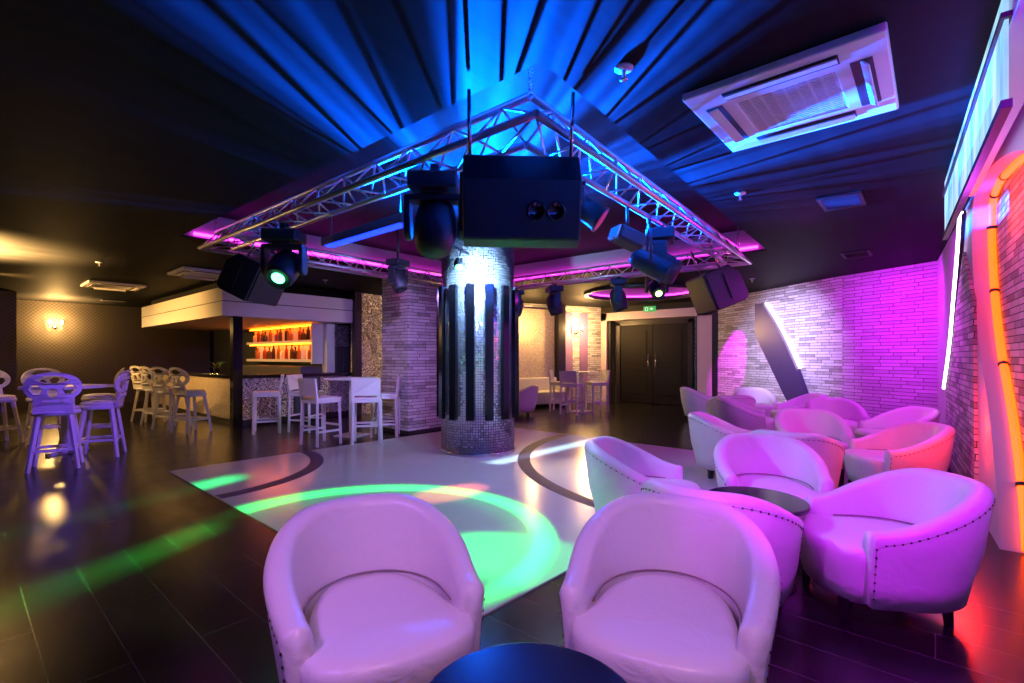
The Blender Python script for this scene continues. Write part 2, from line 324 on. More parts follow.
GLASS = [mat('amber_bottle', (0.35, 0.12, 0.02), 0.08), mat('brown_bottle', (0.10, 0.05, 0.02), 0.08), mat('clear_bottle', (0.75, 0.70, 0.62), 0.08), mat('dark_bottle', (0.05, 0.02, 0.02), 0.08), mat('rust_bottle', (0.30, 0.06, 0.02), 0.1)]

# ------------------------------------------------------------------ mesh helpers
class MB:
    def __init__(s): s.v = []; s.f = []; s.smooth = []
    def add(s, vs, fs, sm=False):
        k = len(s.v); s.v += [tuple(x) for x in vs]; s.f += [tuple(i+k for i in f) for f in fs]; s.smooth += [sm]*len(fs)
        return s
    def box(s, c, d, rot=None):
        x, y, z = (q/2 for q in d); R = rot or Matrix.Identity(3)
        vs = [R @ Vector((a*x, b*y, e*z)) + Vector(c) for e in (-1, 1) for b in (-1, 1) for a in (-1, 1)]
        return s.add(vs, [(0, 2, 3, 1), (4, 5, 7, 6), (0, 1, 5, 4), (1, 3, 7, 5), (3, 2, 6, 7), (2, 0, 4, 6)])
    def b2(s, lo, hi): return s.box([(a+b)/2 for a, b in zip(lo, hi)], [b-a for a, b in zip(lo, hi)])
    def bar(s, p0, p1, w, w1=None, h=None):
        """square bar between two points"""
        p0, p1 = Vector(p0), Vector(p1); w1 = w1 or w; d = (p1-p0).normalized()
        a = d.cross(Vector((0, 0, 1)))
        if a.length < 1e-4: a = Vector((1, 0, 0))
        a.normalize(); b = d.cross(a).normalized(); vs = []
        for p, q in ((p0, w/2), (p1, w1/2)):
            for i, j in ((-1, -1), (1, -1), (1, 1), (-1, 1)): vs.append(p + a*i*q + b*j*(q if h is None else h/2))
        return s.add(vs, [(3, 2, 1, 0), (4, 5, 6, 7)] + [(i, (i+1) % 4, 4+(i+1) % 4, 4+i) for i in range(4)])
    def tube(s, pts, r, seg=8, close=False):
        pts = [Vector(p) for p in pts]; n = len(pts); vs = []
        up = None
        for i, p in enumerate(pts):
            q0 = pts[(i-1) % n] if close or i else p; q1 = pts[(i+1) % n] if close or i < n-1 else p
            d = (q1-q0).normalized()
            if up is None:
                up = d.cross(Vector((0, 0, 1)))
                if up.length < 1e-3: up = d.cross(Vector((1, 0, 0)))
            up = (up - d*up.dot(d)).normalized(); w_ = d.cross(up)
            rr = r[i] if isinstance(r, (list, tuple)) else r
            for k in range(seg):
                a = 2*PI*k/seg; vs.append(p + up*math.cos(a)*rr + w_*math.sin(a)*rr)
        fs = []
        for i in range(n if close else n-1):
            j = (i+1) % n
            for k in range(seg): fs.append((i*seg+k, i*seg+(k+1) % seg, j*seg+(k+1) % seg, j*seg+k))
        s.add(vs, fs, True)
        if not close: s.add(vs[:seg], [tuple(range(seg))[::-1]]); s.add(vs[-seg:], [tuple(range(seg))])
        return s
    def lathe(s, prof, seg=24, c=(0, 0, 0), rot=None, arc=None):
        R = rot or Matrix.Identity(3); vs = []; n = len(prof)
        for r, z in prof:
            for k in range(seg):
                a = 2*PI*k/seg; vs.append(R @ Vector((r*math.cos(a), r*math.sin(a), z)) + Vector(c))
        fs = [(i*seg+k, i*seg+(k+1) % seg, (i+1)*seg+(k+1) % seg, (i+1)*seg+k) for i in range(n-1) for k in range(seg)]
        s.add(vs, fs, True)
        if prof[0][0] > 1e-4: s.add(vs[:seg], [tuple(range(seg))[::-1]])
        if prof[-1][0] > 1e-4: s.add(vs[-seg:], [tuple(range(seg))])
        return s
    def plate(s, outer, holes, place, t):
        """flat outline with holes, thickness t; place(u, v, w) -> point"""
        loops = [outer] + holes
        flat = [p for l in loops for p in l]
        tri = geometry.tessellate_polygon([[Vector((p[0], p[1], 0)) for p in l] for l in loops])
        n = len(flat)
        vs = [place(u, v, -t/2) for u, v in flat] + [place(u, v, t/2) for u, v in flat]
        fs = [tuple(x) for x in tri] + [tuple(i+n for i in x)[::-1] for x in tri]
        k = 0
        for l in loops:
            m = len(l)
            for i in range(m): fs.append((k+i, k+(i+1) % m, n+k+(i+1) % m, n+k+i))
            k += m
        return s.add(vs, fs)
    def prism(s, poly, z0, z1): return s.plate(poly, [], lambda u, v, w: (u, v, (z0+z1)/2 + w), z1-z0)
    def build(s, name, m, parent=None, bevel=0, loc=None, rz=None):
        me = bpy.data.meshes.new(name); me.from_pydata(s.v, [], s.f); me.materials.append(m)
        for p, q in zip(me.polygons, s.smooth): p.use_smooth = q
        import bmesh
        bm = bmesh.new(); bm.from_mesh(me); bmesh.ops.remove_doubles(bm, verts=bm.verts, dist=1e-5); bmesh.ops.recalc_face_normals(bm, faces=bm.faces); bm.to_mesh(me); bm.free()
        o = bpy.data.objects.new(name, me); col.objects.link(o)
        if parent is not None: o.parent = parent
        if loc is not None: o.location = loc
        if rz is not None: o.rotation_euler = (0, 0, rz)
        if bevel:
            b = o.modifiers.new('bevel', 'BEVEL'); b.width = bevel; b.segments = 2; b.limit_method = 'ANGLE'; b.angle_limit = 0.7
        return o
def tag(o, label=None, cat=None, group=None, kind=None):
    if label: o['label'] = label
    if cat: o['category'] = cat
    if group: o['group'] = group
    if kind: o['kind'] = kind
    return o
def empty(name, label, cat, loc=(0, 0, 0), rz=0.0, group=None):
    o = bpy.data.objects.new(name, None); col.objects.link(o); o.location = loc; o.rotation_euler = (0, 0, rz); o.empty_display_size = 0.1
    return tag(o, label, cat, group)
def struct(o): o['kind'] = 'structure'; return o
KIDS = {}
def kids(o): return [c for c in bpy.data.objects if c.parent is o]
def dup(root, label, loc, rz=0.0, group=None):
    r = root.copy(); col.objects.link(r); r.location = loc; r.rotation_euler = (0, 0, rz); r['label'] = label
    if group: r['group'] = group
    for ch in kids(root):
        c = ch.copy(); col.objects.link(c); c.parent = r
        for g_ in kids(ch):
            d = g_.copy(); col.objects.link(d); d.parent = c
    return r
def first_or_dup(store, key, maker, label, loc, rz, group):
    if key not in store:
        o = maker(label, group); o.location = loc; o.rotation_euler = (0, 0, rz); store[key] = o; return o
    return dup(store[key], label, loc, rz, group)
PROTO = {}
def heading(v): return math.atan2(v[1], v[0])
def dir_cam(dd, lat): v = FW*dd + RT*lat; return heading(v)

# ------------------------------------------------------------------ setting
H = 2.64; HR = 2.95
struct(MB().b2((-5, -2.5, -0.1), (15, 18.5, 0.0)).build('floor', M['floor']))
# raised white dance floor
DF = [(1.51, 1.65), (6.46, 1.48), (6.50, 6.22), (1.55, 6.30)]
struct(MB().prism(DF, 0.0, 0.008).build('trim_1', M['tile']))
def arc_strip(c, r, w_, a0, a1, n=40):
    m = MB(); vs = []; fs = []
    for i in range(n+1):
        a = a0 + (a1-a0)*i/n
        for rr in (r-w_/2, r+w_/2):
            for z in (0.0078, 0.0098): vs.append((c[0]+rr*math.cos(a), c[1]+rr*math.sin(a), z))
    for i in range(n):
        k = i*4; fs += [(k+1, k+3, k+7, k+5), (k, k+4, k+6, k+2), (k, k+1, k+5, k+4), (k+2, k+6, k+7, k+3)]
    return m.add(vs, fs)
struct(arc_strip((1.55, 6.30), 1.50, 0.15, -PI/2+0.0, 0.0-0.02).build('trim_2', M['inlay']))
struct(arc_strip((6.46, 1.48), 2.98, 0.15, PI/2+0.01, PI).build('trim_3', M['inlay']))

# ceiling with a square tray and a round tray
RC = [(1.82, 1.40), (6.95, 1.65), (6.86, 6.62), (1.72, 6.55)]
CC, CR = (9.75, 4.75), 1.25
circ = [(CC[0]+CR*math.cos(2*PI*k/48), CC[1]+CR*math.sin(2*PI*k/48)) for k in range(48)]
OUT = [(-5, -2.5), (15, -2.5), (15, 18.5), (-5, 18.5)]
struct(MB().plate(OUT, [RC, circ], lambda u, v, w_: (u, v, H+0.01+w_), 0.02).build('ceiling', M['ceiling']))
def tray(poly, z0, z1, part):
    m = MB(); n = len(poly)
    vs = [(x, y, z0+0.02) for x, y in poly] + [(x, y, z1) for x, y in poly]
    m.add(vs[:], [tuple(range(n, 2*n))] if part == 'top' else [(i, (i+1) % n, n+(i+1) % n, n+i) for i in range(n)])
    return m
for nm, pl, zz in (('ceiling_tray', RC, HR), ('ceiling_dome', circ, HR-0.05)):
    struct(tray(pl, H, zz, 'top').build(nm, M['ceiling'])); struct(tray(pl, H, zz, 'side').build(nm+'_edge', M['tray_edge']))

def wall(name, p0, p1, z0, z1, m, t=0.12, side=1):
    """vertical slab; visible face along p0->p1, thickness away to the given side"""
    L = math.hypot(p1[0]-p0[0], p1[1]-p0[1])
    return struct(MB().b2((0, min(0, side*t), z0), (L, max(0, side*t), z1)).build(name, m, loc=(p0[0], p0[1], 0), rz=math.atan2(p1[1]-p0[1], p1[0]-p0[0])))
wall('wall_left', (-4.9, 16.8), (5.2, 16.8), 0, H, M['wallpaper'])
wall('wall_left_pier', (-3.0, 14.7), (0.9, 14.7), 0, H, M['wallpaper'], 0.4)
wall('wall_side', (-4.9, -2.4), (-4.9, 16.8), 0, H, M['wallpaper'])
wall('wall_bar', (5.30, 9.9), (5.30, 16.8), 0, H, M['black'], 0.12, -1)
wall('wall_glitter', (5.66, 9.42), (8.9, 9.42), 0, H, M['glitter'])
wall('wall_alcove', (8.9, 9.4), (9.2, 8.2), 0, H, M['wallpaper'])
ALC0, ALC1 = Vector((9.2, 8.2, 0)), Vector((12.0, 7.1, 0))
wall('wall_back', ALC0[:2], ALC1[:2], 0, H, M['stone'])
wall('wall_slanted', (10.0, 1.2), (12.1, 4.05), 0, H, M['stone'], 0.12, -1)
wall('wall_purple', (9.32, -0.03), (10.0, 1.2), 0, H, M['stone_even'], 0.12, -1)
wall('wall_entrance', (12.35, 3.9), (12.35, 7.3), 0, H, M['stone'], 0.12, -1)
wall('wall_rear', (-4.9, -2.4), (2.0, -2.4), 0, H, M['smooth'], 0.12, -1)

# right wall: smooth wall with a leaning arched opening, stone recessed behind it
W0, W1 = Vector((4.49, -0.316, 0)), Vector((8.67, -0.065, 0))
WU = (W1-W0).normalized(); WN = Vector((-WU.y, WU.x, 0)); WA = math.atan2(WU.y, WU.x)
def rw(u, z, off=0.0): p = W0 + WU*u + WN*off; return (p.x, p.y, z)
K = 0.93
def sc_(l): return [(a*K, 1.25+(b-1.25)*K) for a, b in l]
ARCH = sc_([(-0.02, -0.09), (0.14, 0.36), (0.53, 0.91), (0.88, 1.27), (1.13, 1.63), (1.29, 1.98), (1.38, 2.33), (1.37, 2.55), (1.28, 2.68), (1.05, 2.735), (0.79, 2.73), (0.18, 2.67), (-0.37, 2.56), (-0.77, 2.44), (-1.3, 2.2), (-1.9, 1.8), (-2.4, 1.2), (-2.75, 0.5), (-2.9, -0.09)])
ARCH[0] = (ARCH[0][0], 0.0); ARCH[-1] = (ARCH[-1][0], 0.0)
def smooth_path(p, n=6):
    out = []
    for i in range(len(p)-1):
        a = Vector(p[max(i-1, 0)]); b = Vector(p[i]); c = Vector(p[i+1]); d = Vector(p[min(i+2, len(p)-1)])
        for k in range(n):
            t = k/n; out.append(tuple(0.5*((2*b) + (c-a)*t + (2*a-5*b+4*c-d)*t*t + (3*b-a-3*c+d)*t**3)))
    return out + [tuple(p[-1])]
AP = smooth_path(ARCH, 5)
outline = [(4.85, 0.0), (4.85, H), (-4.0, H), (-4.0, 0.0)] + AP[::-1]
m = MB().plate(outline, [], lambda u, v, w_: rw(u, v, -0.075+w_), 0.15)
struct(m.build('wall_right', M['smooth']))
struct(MB().b2((-4.0, -0.25, 0), (4.85, -0.15, H)).build('wall_right_stone', M['stone_grey'], loc=(W0.x, W0.y, 0), rz=WA))

# ------------------------------------------------------------------ LED arch and curves on the right wall
t_ = empty('light_arch', 'glowing orange light tube outlining the leaning arch in the right wall', 'light strip', rw(0, 0))
loc0 = Vector(rw(0, 0))
TP = [Vector(rw(u-0.0, z, -0.118)) - loc0 for u, z in smooth_path([(a-0.035, b-0.02) if b > 0.3 else (a-0.035, max(b, 0.02)) for a, b in ARCH], 5)]
MB().tube(TP[:70], 0.026, 8).build('light_tube', M['led_amber'], t_)
k_ = MB()
for i in range(5, 68, 9): k_.tube([TP[i], TP[i]+(TP[i+1]-TP[i]).normalized()*0.025], 0.031, 8)
k_.tube(TP[:70], 0.004, 5); k_.build('clip', M['black'], t_)
WHITE = sc_([(1.83, 2.72), (1.98, 2.45), (2.18, 2.18), (2.44, 1.88), (2.86, 1.39), (3.6, 0.85)])
t_ = empty('light_curve', 'bright white-pink curved light strip on the right wall beyond the arch', 'light strip', rw(2.2, 1.5))
loc0 = Vector(rw(2.2, 1.5)); loc0.z = 1.5; t_.location = loc0
wp = [Vector(rw(u, min(z, 2.6), 0.035)) - loc0 for u, z in smooth_path(WHITE, 6)]
MB().tube(wp, 0.020, 8).build('light_tube', M['led_white'], t_)
MB().tube([p - WN*0.024 for p in wp], 0.03, 6).build('backing_rail', M['black'], t_)
SL = sc_([(1.81, 2.30), (1.09, 1.75), (0.97, 0.3), (0.95, -0.09), (3.6, -0.09), (3.52, 0.85), (2.8, 1.36), (2.36, 1.85)])
SL = [(a, max(b, 0.0)) for a, b in SL]
tag(MB().plate(SL, [], lambda u, v, w_: Vector(rw(u, v, 0.012+w_)) - Vector(rw(2, 0)), 0.024).build('stone_panel', M['stone_grey'], loc=rw(2, 0)), 'curved grey stone panel below the white light curve on right wall', 'wall panel')

# leaning dark panel with a lit edge on the slanted stone wall
S0, S1 = Vector((10.0, 1.2, 0)), Vector((12.0, 3.915, 0)); SU = (S1-S0).normalized(); SN = Vector((-SU.y, SU.x, 0)); SA = math.atan2(SU.y, SU.x)
def sw(u, z, off): p = S0 + SU*u + SN*off; return Vector((p.x, p.y, z))
def su(x, y): return (Vector((x, y, 0))-S0).dot(SU)
LE = [(su(11.05, 2.64), 2.36), (su(10.86, 2.38), 1.95), (su(10.68, 2.13), 1.48), (su(10.53, 1.93), 1.04), (su(10.45, 1.82), 0.73), (su(10.28, 1.6), 0.12), (su(10.2, 1.5), 0.0)]
LL = [(su(10.50, 1.85), 0.0), (su(10.72, 2.19), 0.55), (su(10.95, 2.51), 1.15), (su(11.17, 2.81), 1.71), (su(11.17, 2.81), 2.36)]
t_ = empty('leaning_panel', 'dark violet leaning panel with glowing edge on the far stone wall', 'wall panel', sw(1.2, 0, 0.1))
o0 = sw(1.2, 0, 0.1)
MB().plate(LE + LL, [], lambda u, v, w_: sw(u, v, 0.06+w_) - o0, 0.10).build('panel', M['purple_panel'], t_)
MB().tube([sw(u-0.03, z, 0.04) - o0 for u, z in smooth_path(LE[:4], 5)], 0.018, 8).build('light_strip', M['led_white'], t_)
MB().tube([sw(u+0.03, z, 0.03) - o0 for u, z in smooth_path(LL[:4], 5)], 0.012, 6).build('light_strip', M['led_magenta'], t_)

# pink cove light strips in the trays
t_ = empty('cove_light', 'magenta light strip along the far edges of the square ceiling tray', 'light strip', (6.86, 6.55, H))
def strip_between(a, b, z, m, parent, h=0.03, inset=0.05):
    a = Vector((*a, z)); b = Vector((*b, z)); o = Vector(parent.location)
    return MB().bar(a-o, b-o, 0.02, h=h).build('light_strip', m, parent)
strip_between((6.90, 1.75), (6.82, 6.5), H+0.05, M['led_magenta'], t_)
strip_between((1.85, 6.52), (6.75, 6.57), H+0.05, M['led_magenta'], t_)
t_ = empty('dome_light', 'magenta light ring inside the round ceiling recess near the entrance', 'light strip', (*CC, H))
MB().tube([((CR-0.04)*math.cos(2*PI*k/48), (CR-0.04)*math.sin(2*PI*k/48), 0.06) for k in range(48)], 0.015, 6, True).build('light_strip', M['led_magenta'], t_)
MB().add(*(lambda n=48: ([((CR-s_)*math.cos(2*PI*k/n), (CR-s_)*math.sin(2*PI*k/n), z) for s_, z in ((0.0, -0.05), (0.09, -0.05), (0.09, 0.02), (0.0, 0.02)) for k in range(n)],
    [(r*n+k, r*n+(k+1) % n, ((r+1) % 4)*n+(k+1) % n, ((r+1) % 4)*n+k) for r in range(4) for k in range(n)]))()).build('rim', M['black'], t_)

# ------------------------------------------------------------------ entrance
DX = 12.0
t_ = empty('door_1', None, None, (12.33, 5.45, 0)); struct(t_)
Y0, Y1 = 4.72, 6.62; YM = (Y0+Y1)/2
for s_, (a, b) in enumerate(((Y0, YM-0.004), (YM+0.004, Y1))):
    d = MB().b2((-0.10, a-5.45, 0.01), (-0.05, b-5.45, 2.12))
    for z0, z1 in ((0.25, 0.95), (1.1, 1.95)):
        d.b2((-0.115, a-5.45+0.16, z0), (-0.099, b-5.45-0.16, z1))
    lf = d.build('door_leaf', M['door'], t_, 0.006)
    y = (YM-0.10 if s_ == 0 else YM+0.10)-5.45
    MB().tube([(-0.17, y, 0.82), (-0.17, y, 1.32)], 0.014, 8).tube([(-0.10, y, 0.9), (-0.17, y, 0.9)], 0.009, 6).tube([(-0.10, y, 1.24), (-0.17, y, 1.24)], 0.009, 6).build('door_handle', M['chrome'], lf)
f_ = MB().b2((-0.14, Y0-0.12-5.45, 0), (-0.02, Y0-5.45, 2.22)).b2((-0.14, Y1-5.45, 0), (-0.02, Y1+0.12-5.45, 2.22)).b2((-0.14, Y0-0.12-5.45, 2.12), (-0.02, Y1+0.12-5.45, 2.24))
f_.build('door_frame', M['black_wood'], t_)
# portal around the stone jambs
p_ = MB().b2((DX-0.03, 6.92, 0), (DX+0.30, 7.10, 2.47)).b2((DX-0.03, 4.05, 0), (DX+0.30, 4.40, 2.47)).b2((DX-0.03, 4.05, 2.26), (DX+0.30, 7.10, 2.47))
struct(p_.build('trim_4', M['portal']))
struct(MB().b2((DX+0.05, 6.84, 0), (DX+0.34, 6.92, 2.26)).b2((DX+0.05, 4.40, 0), (DX+0.34, 4.46, 2.26)).b2((DX-0.02, 3.93, 0), (DX+0.34, 4.05, H)).b2((DX-0.02, 3.93, 2.47), (DX+0.34, 7.1, H)).build('trim_5', M['black_wood']))
# exit sign
t_ = empty('exit_sign', 'small green lit exit sign above the dark double doors', 'sign', (DX-0.07, 5.62, 2.50))
MB().b2((-0.03, -0.16, -0.07), (0.03, 0.16, 0.07)).build('housing', M['exit'], t_, 0.005)
s_ = MB()
def yz(u, v, w_): return (-0.033+w_, -u, v)
s_.plate([(-0.11, -0.05), (-0.03, -0.05), (-0.03, 0.05), (-0.11, 0.05)], [[(-0.095, -0.04), (-0.045, -0.04), (-0.045, 0.04), (-0.095, 0.04)]], yz, 0.006)
s_.plate([(0.02, -0.012), (0.06, -0.012), (0.06, -0.035), (0.115, 0.0), (0.06, 0.035), (0.06, 0.012), (0.02, 0.012)], [], yz, 0.006)
s_.build('arrow_and_door', M['exit_white'], t_)

# back alcove: glitter panels, violet stripes, post
AU = (ALC1-ALC0).normalized(); AN = Vector((AU.y, -AU.x, 0)); AA = math.atan2(AU.y, AU.x)
AL = (ALC1-ALC0).length
def alc(name, u0, u1, z0, z1, d0, d1, m, label=None, cat=None):
    o = MB().b2((0, -d1, z0), (u1-u0, -d0, z1)).build(name, m, loc=tuple(ALC0+AU*u0), rz=AA)
    return tag(o, label, cat) if label else struct(o)
alc('glitter_panel', 0.05, 1.42, 0.0, 2.5, 0.01, 0.05, M['glitter_gold'], 'pale gold glitter wall panel left of the dark post behind the column', 'wall panel')
alc('trim_6', 1.44, 1.66, 0, H, 0.0, 0.22, M['black_wood'])
for k, (a, b) in enumerate(((1.72, 2.02), (2.26, 2.52))):
    alc('violet_panel', a, b, 0.0, 2.45, 0.01, 0.03, M['lilac_wall'], ('violet wall strip next to the dark post in the entrance alcove', 'violet wall strip nearest the door portal in the entrance alcove')[k], 'wall panel')

# ------------------------------------------------------------------ columns
t_ = empty('mirror_column', 'round mirror mosaic column with black vertical slats on the dance floor', 'column', (4.65, 4.65, 0.008))
MB().lathe([(0.49, 0.0), (0.49, HR-0.01)], 64).build('mosaic_drum', M['mosaic'], t_)
MB().lathe([(0.50, 0.0), (0.50, 0.03), (0.492, 0.035)], 64).build('base_ring', M['chrome'], t_)
for k in range(14):
    a = 2*PI*(k+0.35)/14; R_ = Matrix.Rotation(a, 3, 'Z')
    MB().box(R_ @ Vector((0.525, 0, 1.30)), (0.05, 0.105, 1.70), R_).build('slat', M['gloss_black'], t_, 0.004)
t_ = empty('stone_pillar', 'square pillar clad in pale stacked stone between bar and mirror column', 'pillar', (5.15, 6.74, 0))
MB().b2((-0.35, -0.36, 0), (0.35, 0.36, H-0.001)).build('stone_cladding', M['stone'], t_)
MB().b2((-0.36, -0.37, 0), (0.36, 0.37, 0.06)).build('base_band', M['black_wood'], t_)

# ------------------------------------------------------------------ bar
t_ = empty('bar_canopy', 'cream boxed canopy with a dark groove hanging over the bar', 'canopy', (3.1, 9.40, 1.98))
MB().b2((0, 0, 0), (2.52, 5.5, 0.25)).build('lower_band', M['cream'], t_)
MB().b2((0.012, 0.012, 0.25), (2.51, 5.49, 0.265)).build('shadow_groove', M['groove'], t_)
MB().b2((0, 0, 0.265), (2.52, 5.5, 0.50)).build('upper_band', M['cream'], t_)
MB().b2((0.15, 0.15, 0.50), (2.4, 5.3, 0.66)).build('ceiling_neck', M['ceiling'], t_)
t_ = empty('bar_counter', 'L-shaped bar counter with glittering mosaic front and black top', 'bar', (3.3, 9.45, 0))
MB().b2((0.06, 0.05, 0.10), (1.10, 0.30, 0.86)).build('front_panel', M['glitter'], t_)
MB().b2((0.06, 0.30, 0.10), (0.32, 5.2, 0.86)).build('side_panel', M['glitter_gold'], t_)
MB().b2((0.02, 0.0, 0.86), (2.35, 0.42, 0.92)).b2((0.02, 0.42, 0.86), (0.42, 5.2, 0.92)).build('counter_top', M['gloss_black'], t_, 0.005)
MB().b2((0.09, 0.08, 0.0), (2.3, 0.30, 0.10)).b2((0.09, 0.30, 0), (0.30, 5.2, 0.10)).build('plinth', M['black'], t_)
MB().b2((-0.02, -0.03, 0.0), (0.14, 0.12, 1.98)).build('corner_post', M['gloss_black'], t_)
MB().b2((1.12, 0.06, 0.10), (1.62, 0.28, 0.86)).b2((1.14, 0.04, 0.16), (1.36, 0.07, 0.8)).b2((1.38, 0.04, 0.16), (1.60, 0.07, 0.8)).build('cupboard', M['steel_grey'], t_, 0.004)
MB().b2((1.66, 0.06, 0.10), (2.35, 0.28, 0.86)).build('end_panel', M['glitter'], t_)
struct(MB().b2((5.62, 9.30, 0), (5.78, 9.42, H)).build('trim_7', M['black_wood']))

t_ = empty('bottle_shelf', 'orange lit shelf unit full of bottles behind the bar', 'shelf', (5.28, 11.6, 0))
MB().b2((-0.03, -1.6, 1.18), (0.0, 1.9, 1.97)).build('back_panel', M['cream'], t_)
MB().b2((-0.26, -1.6, 1.14), (0.0, 1.9, 1.20)).build('shelf_board', M['cream'], t_)
MB().b2((-0.26, -1.6, 1.57), (0.0, 1.9, 1.62)).build('shelf_board', M['cream'], t_)
MB().b2((-0.28, -1.66, 1.10), (0.0, -1.6, 1.97)).build('side_board', M['cream'], t_)
for z in (1.55, 1.94): MB().b2((-0.20, -1.55, z-0.012), (-0.16, 1.85, z+0.012)).build('light_strip', M['led_orange_shelf'], t_)
MB().b2((-0.5, -1.6, 0.0), (-0.02, 1.9, 1.05)).build('back_cabinet', M['steel_grey'], t_, 0.005)
def bottle(kind):
    if kind == 0: return MB().lathe([(0.038, 0), (0.04, 0.01), (0.04, 0.19), (0.034, 0.22), (0.014, 0.25), (0.013, 0.31), (0.016, 0.312), (0.016, 0.335)], 12)
    if kind == 1: return MB().lathe([(0.046, 0), (0.05, 0.01), (0.05, 0.14), (0.040, 0.18), (0.015, 0.20), (0.015, 0.25), (0.02, 0.252), (0.02, 0.285)], 12)
    return MB().lathe([(0.034, 0), (0.036, 0.01), (0.033, 0.16), (0.037, 0.20), (0.015, 0.27), (0.013, 0.35), (0.016, 0.352), (0.016, 0.37)], 12)
NB = 15
for r_, z in enumerate((1.62, 1.20)):
    for k in range(NB):
        b = bottle((k*2+r_*5) % 3).build('bottle', GLASS[(k*3+r_) % 5], loc=(5.14 + random.uniform(-0.03, 0.03), 10.12+k*0.225 + random.uniform(-0.03, 0.03), z))
        b.scale = (1.2, 1.2, random.uniform(0.9, 1.1))
        tag(b, ('bottle standing in the upper row of the orange lit bar shelf', 'bottle standing in the lower row of the orange lit bar shelf')[r_], 'bottle', ('bottles on the upper bar shelf', 'bottles on the lower bar shelf')[r_])
# pilaster, mirror niche and fridges at the right end of the bar
struct(MB().b2((5.24, 9.78, 0), (5.42, 9.98, 1.97)).build('trim_8', M['cream']))
tag(MB().b2((5.42, 10.14, 0.0), (5.98, 10.2, 1.97)).build('glitter_panel', M['glitter'], loc=(0, 0, 0)), 'silver glitter wall panel behind the right end of the bar', 'wall panel')
t_ = empty('bar_fridge', 'tall dark grey fridge standing behind the right end of bar', 'fridge', (5.70, 10.02, 0))
MB().b2((-0.17, -0.08, 0), (0.19, 0.10, 1.48)).build('body', M['steel_grey'], t_, 0.006)
MB().b2((-0.16, -0.10, 0.06), (0.005, -0.081, 1.45)).build('door', M['steel_grey'], t_, 0.003)
MB().b2((0.015, -0.10, 0.06), (0.18, -0.081, 1.45)).build('door', M['steel_grey'], t_, 0.003)
# small things on the bar top
t_ = empty('plant_pot', 'small leafy plant in a pot on the bar top', 'plant', (3.5, 10.9, 0.92))
MB().lathe([(0.05, 0), (0.07, 0.1), (0.075, 0.11)], 12).build('pot', M['black'], t_)
lv = MB()
for k in range(16):
    a = k*2.4; r_ = 0.05+0.08*random.random(); z = 0.14+0.12*random.random()
    lv.add([(0, 0, 0.08), (math.cos(a-.3)*r_*.6, math.sin(a-.3)*r_*.6, z*.8), (math.cos(a)*r_*1.3, math.sin(a)*r_*1.3, z), (math.cos(a+.3)*r_*.6, math.sin(a+.3)*r_*.6, z*.8+.02)], [(0, 1, 2, 3)])
lv.build('foliage', mat('leaf_green', (0.08, 0.2, 0.06), 0.4), t_)

# ------------------------------------------------------------------ tub chair (faces +X)
def u_path(n):
    """centre line of the wrap-around back: arm front, round the back, other arm front; returns (x, y, nx, ny, t)"""
    pts = []
    a_len, ax, by = 0.24, 0.40, 0.355
    cx = -0.03
    for i in range(n+1):
        t = i/n
        s_ = t*2-1                                     # -1 .. 1
        if abs(s_) > 0.72:
            q = (abs(s_)-0.72)/0.28; x = cx + q*a_len; y = by - 0.015*q*q; nx, ny = 0, 1
            if s_ < 0: y, ny = -y, -1
        else:
            th = s_/0.72*PI/2; x = cx - ax*math.cos(th); y = by*math.sin(th)
            nx, ny = -math.cos(th)*by, math.sin(th)*ax; l = math.hypot(nx, ny); nx /= l; ny /= l
        pts.append((x, y, nx, ny, s_))
    return pts
def smoothstep(x): x = max(0, min(1, x)); return x*x*(3-2*x)
def rim_z(s_): return 0.53 + 0.23*smoothstep((1.0-abs(s_))/0.80)
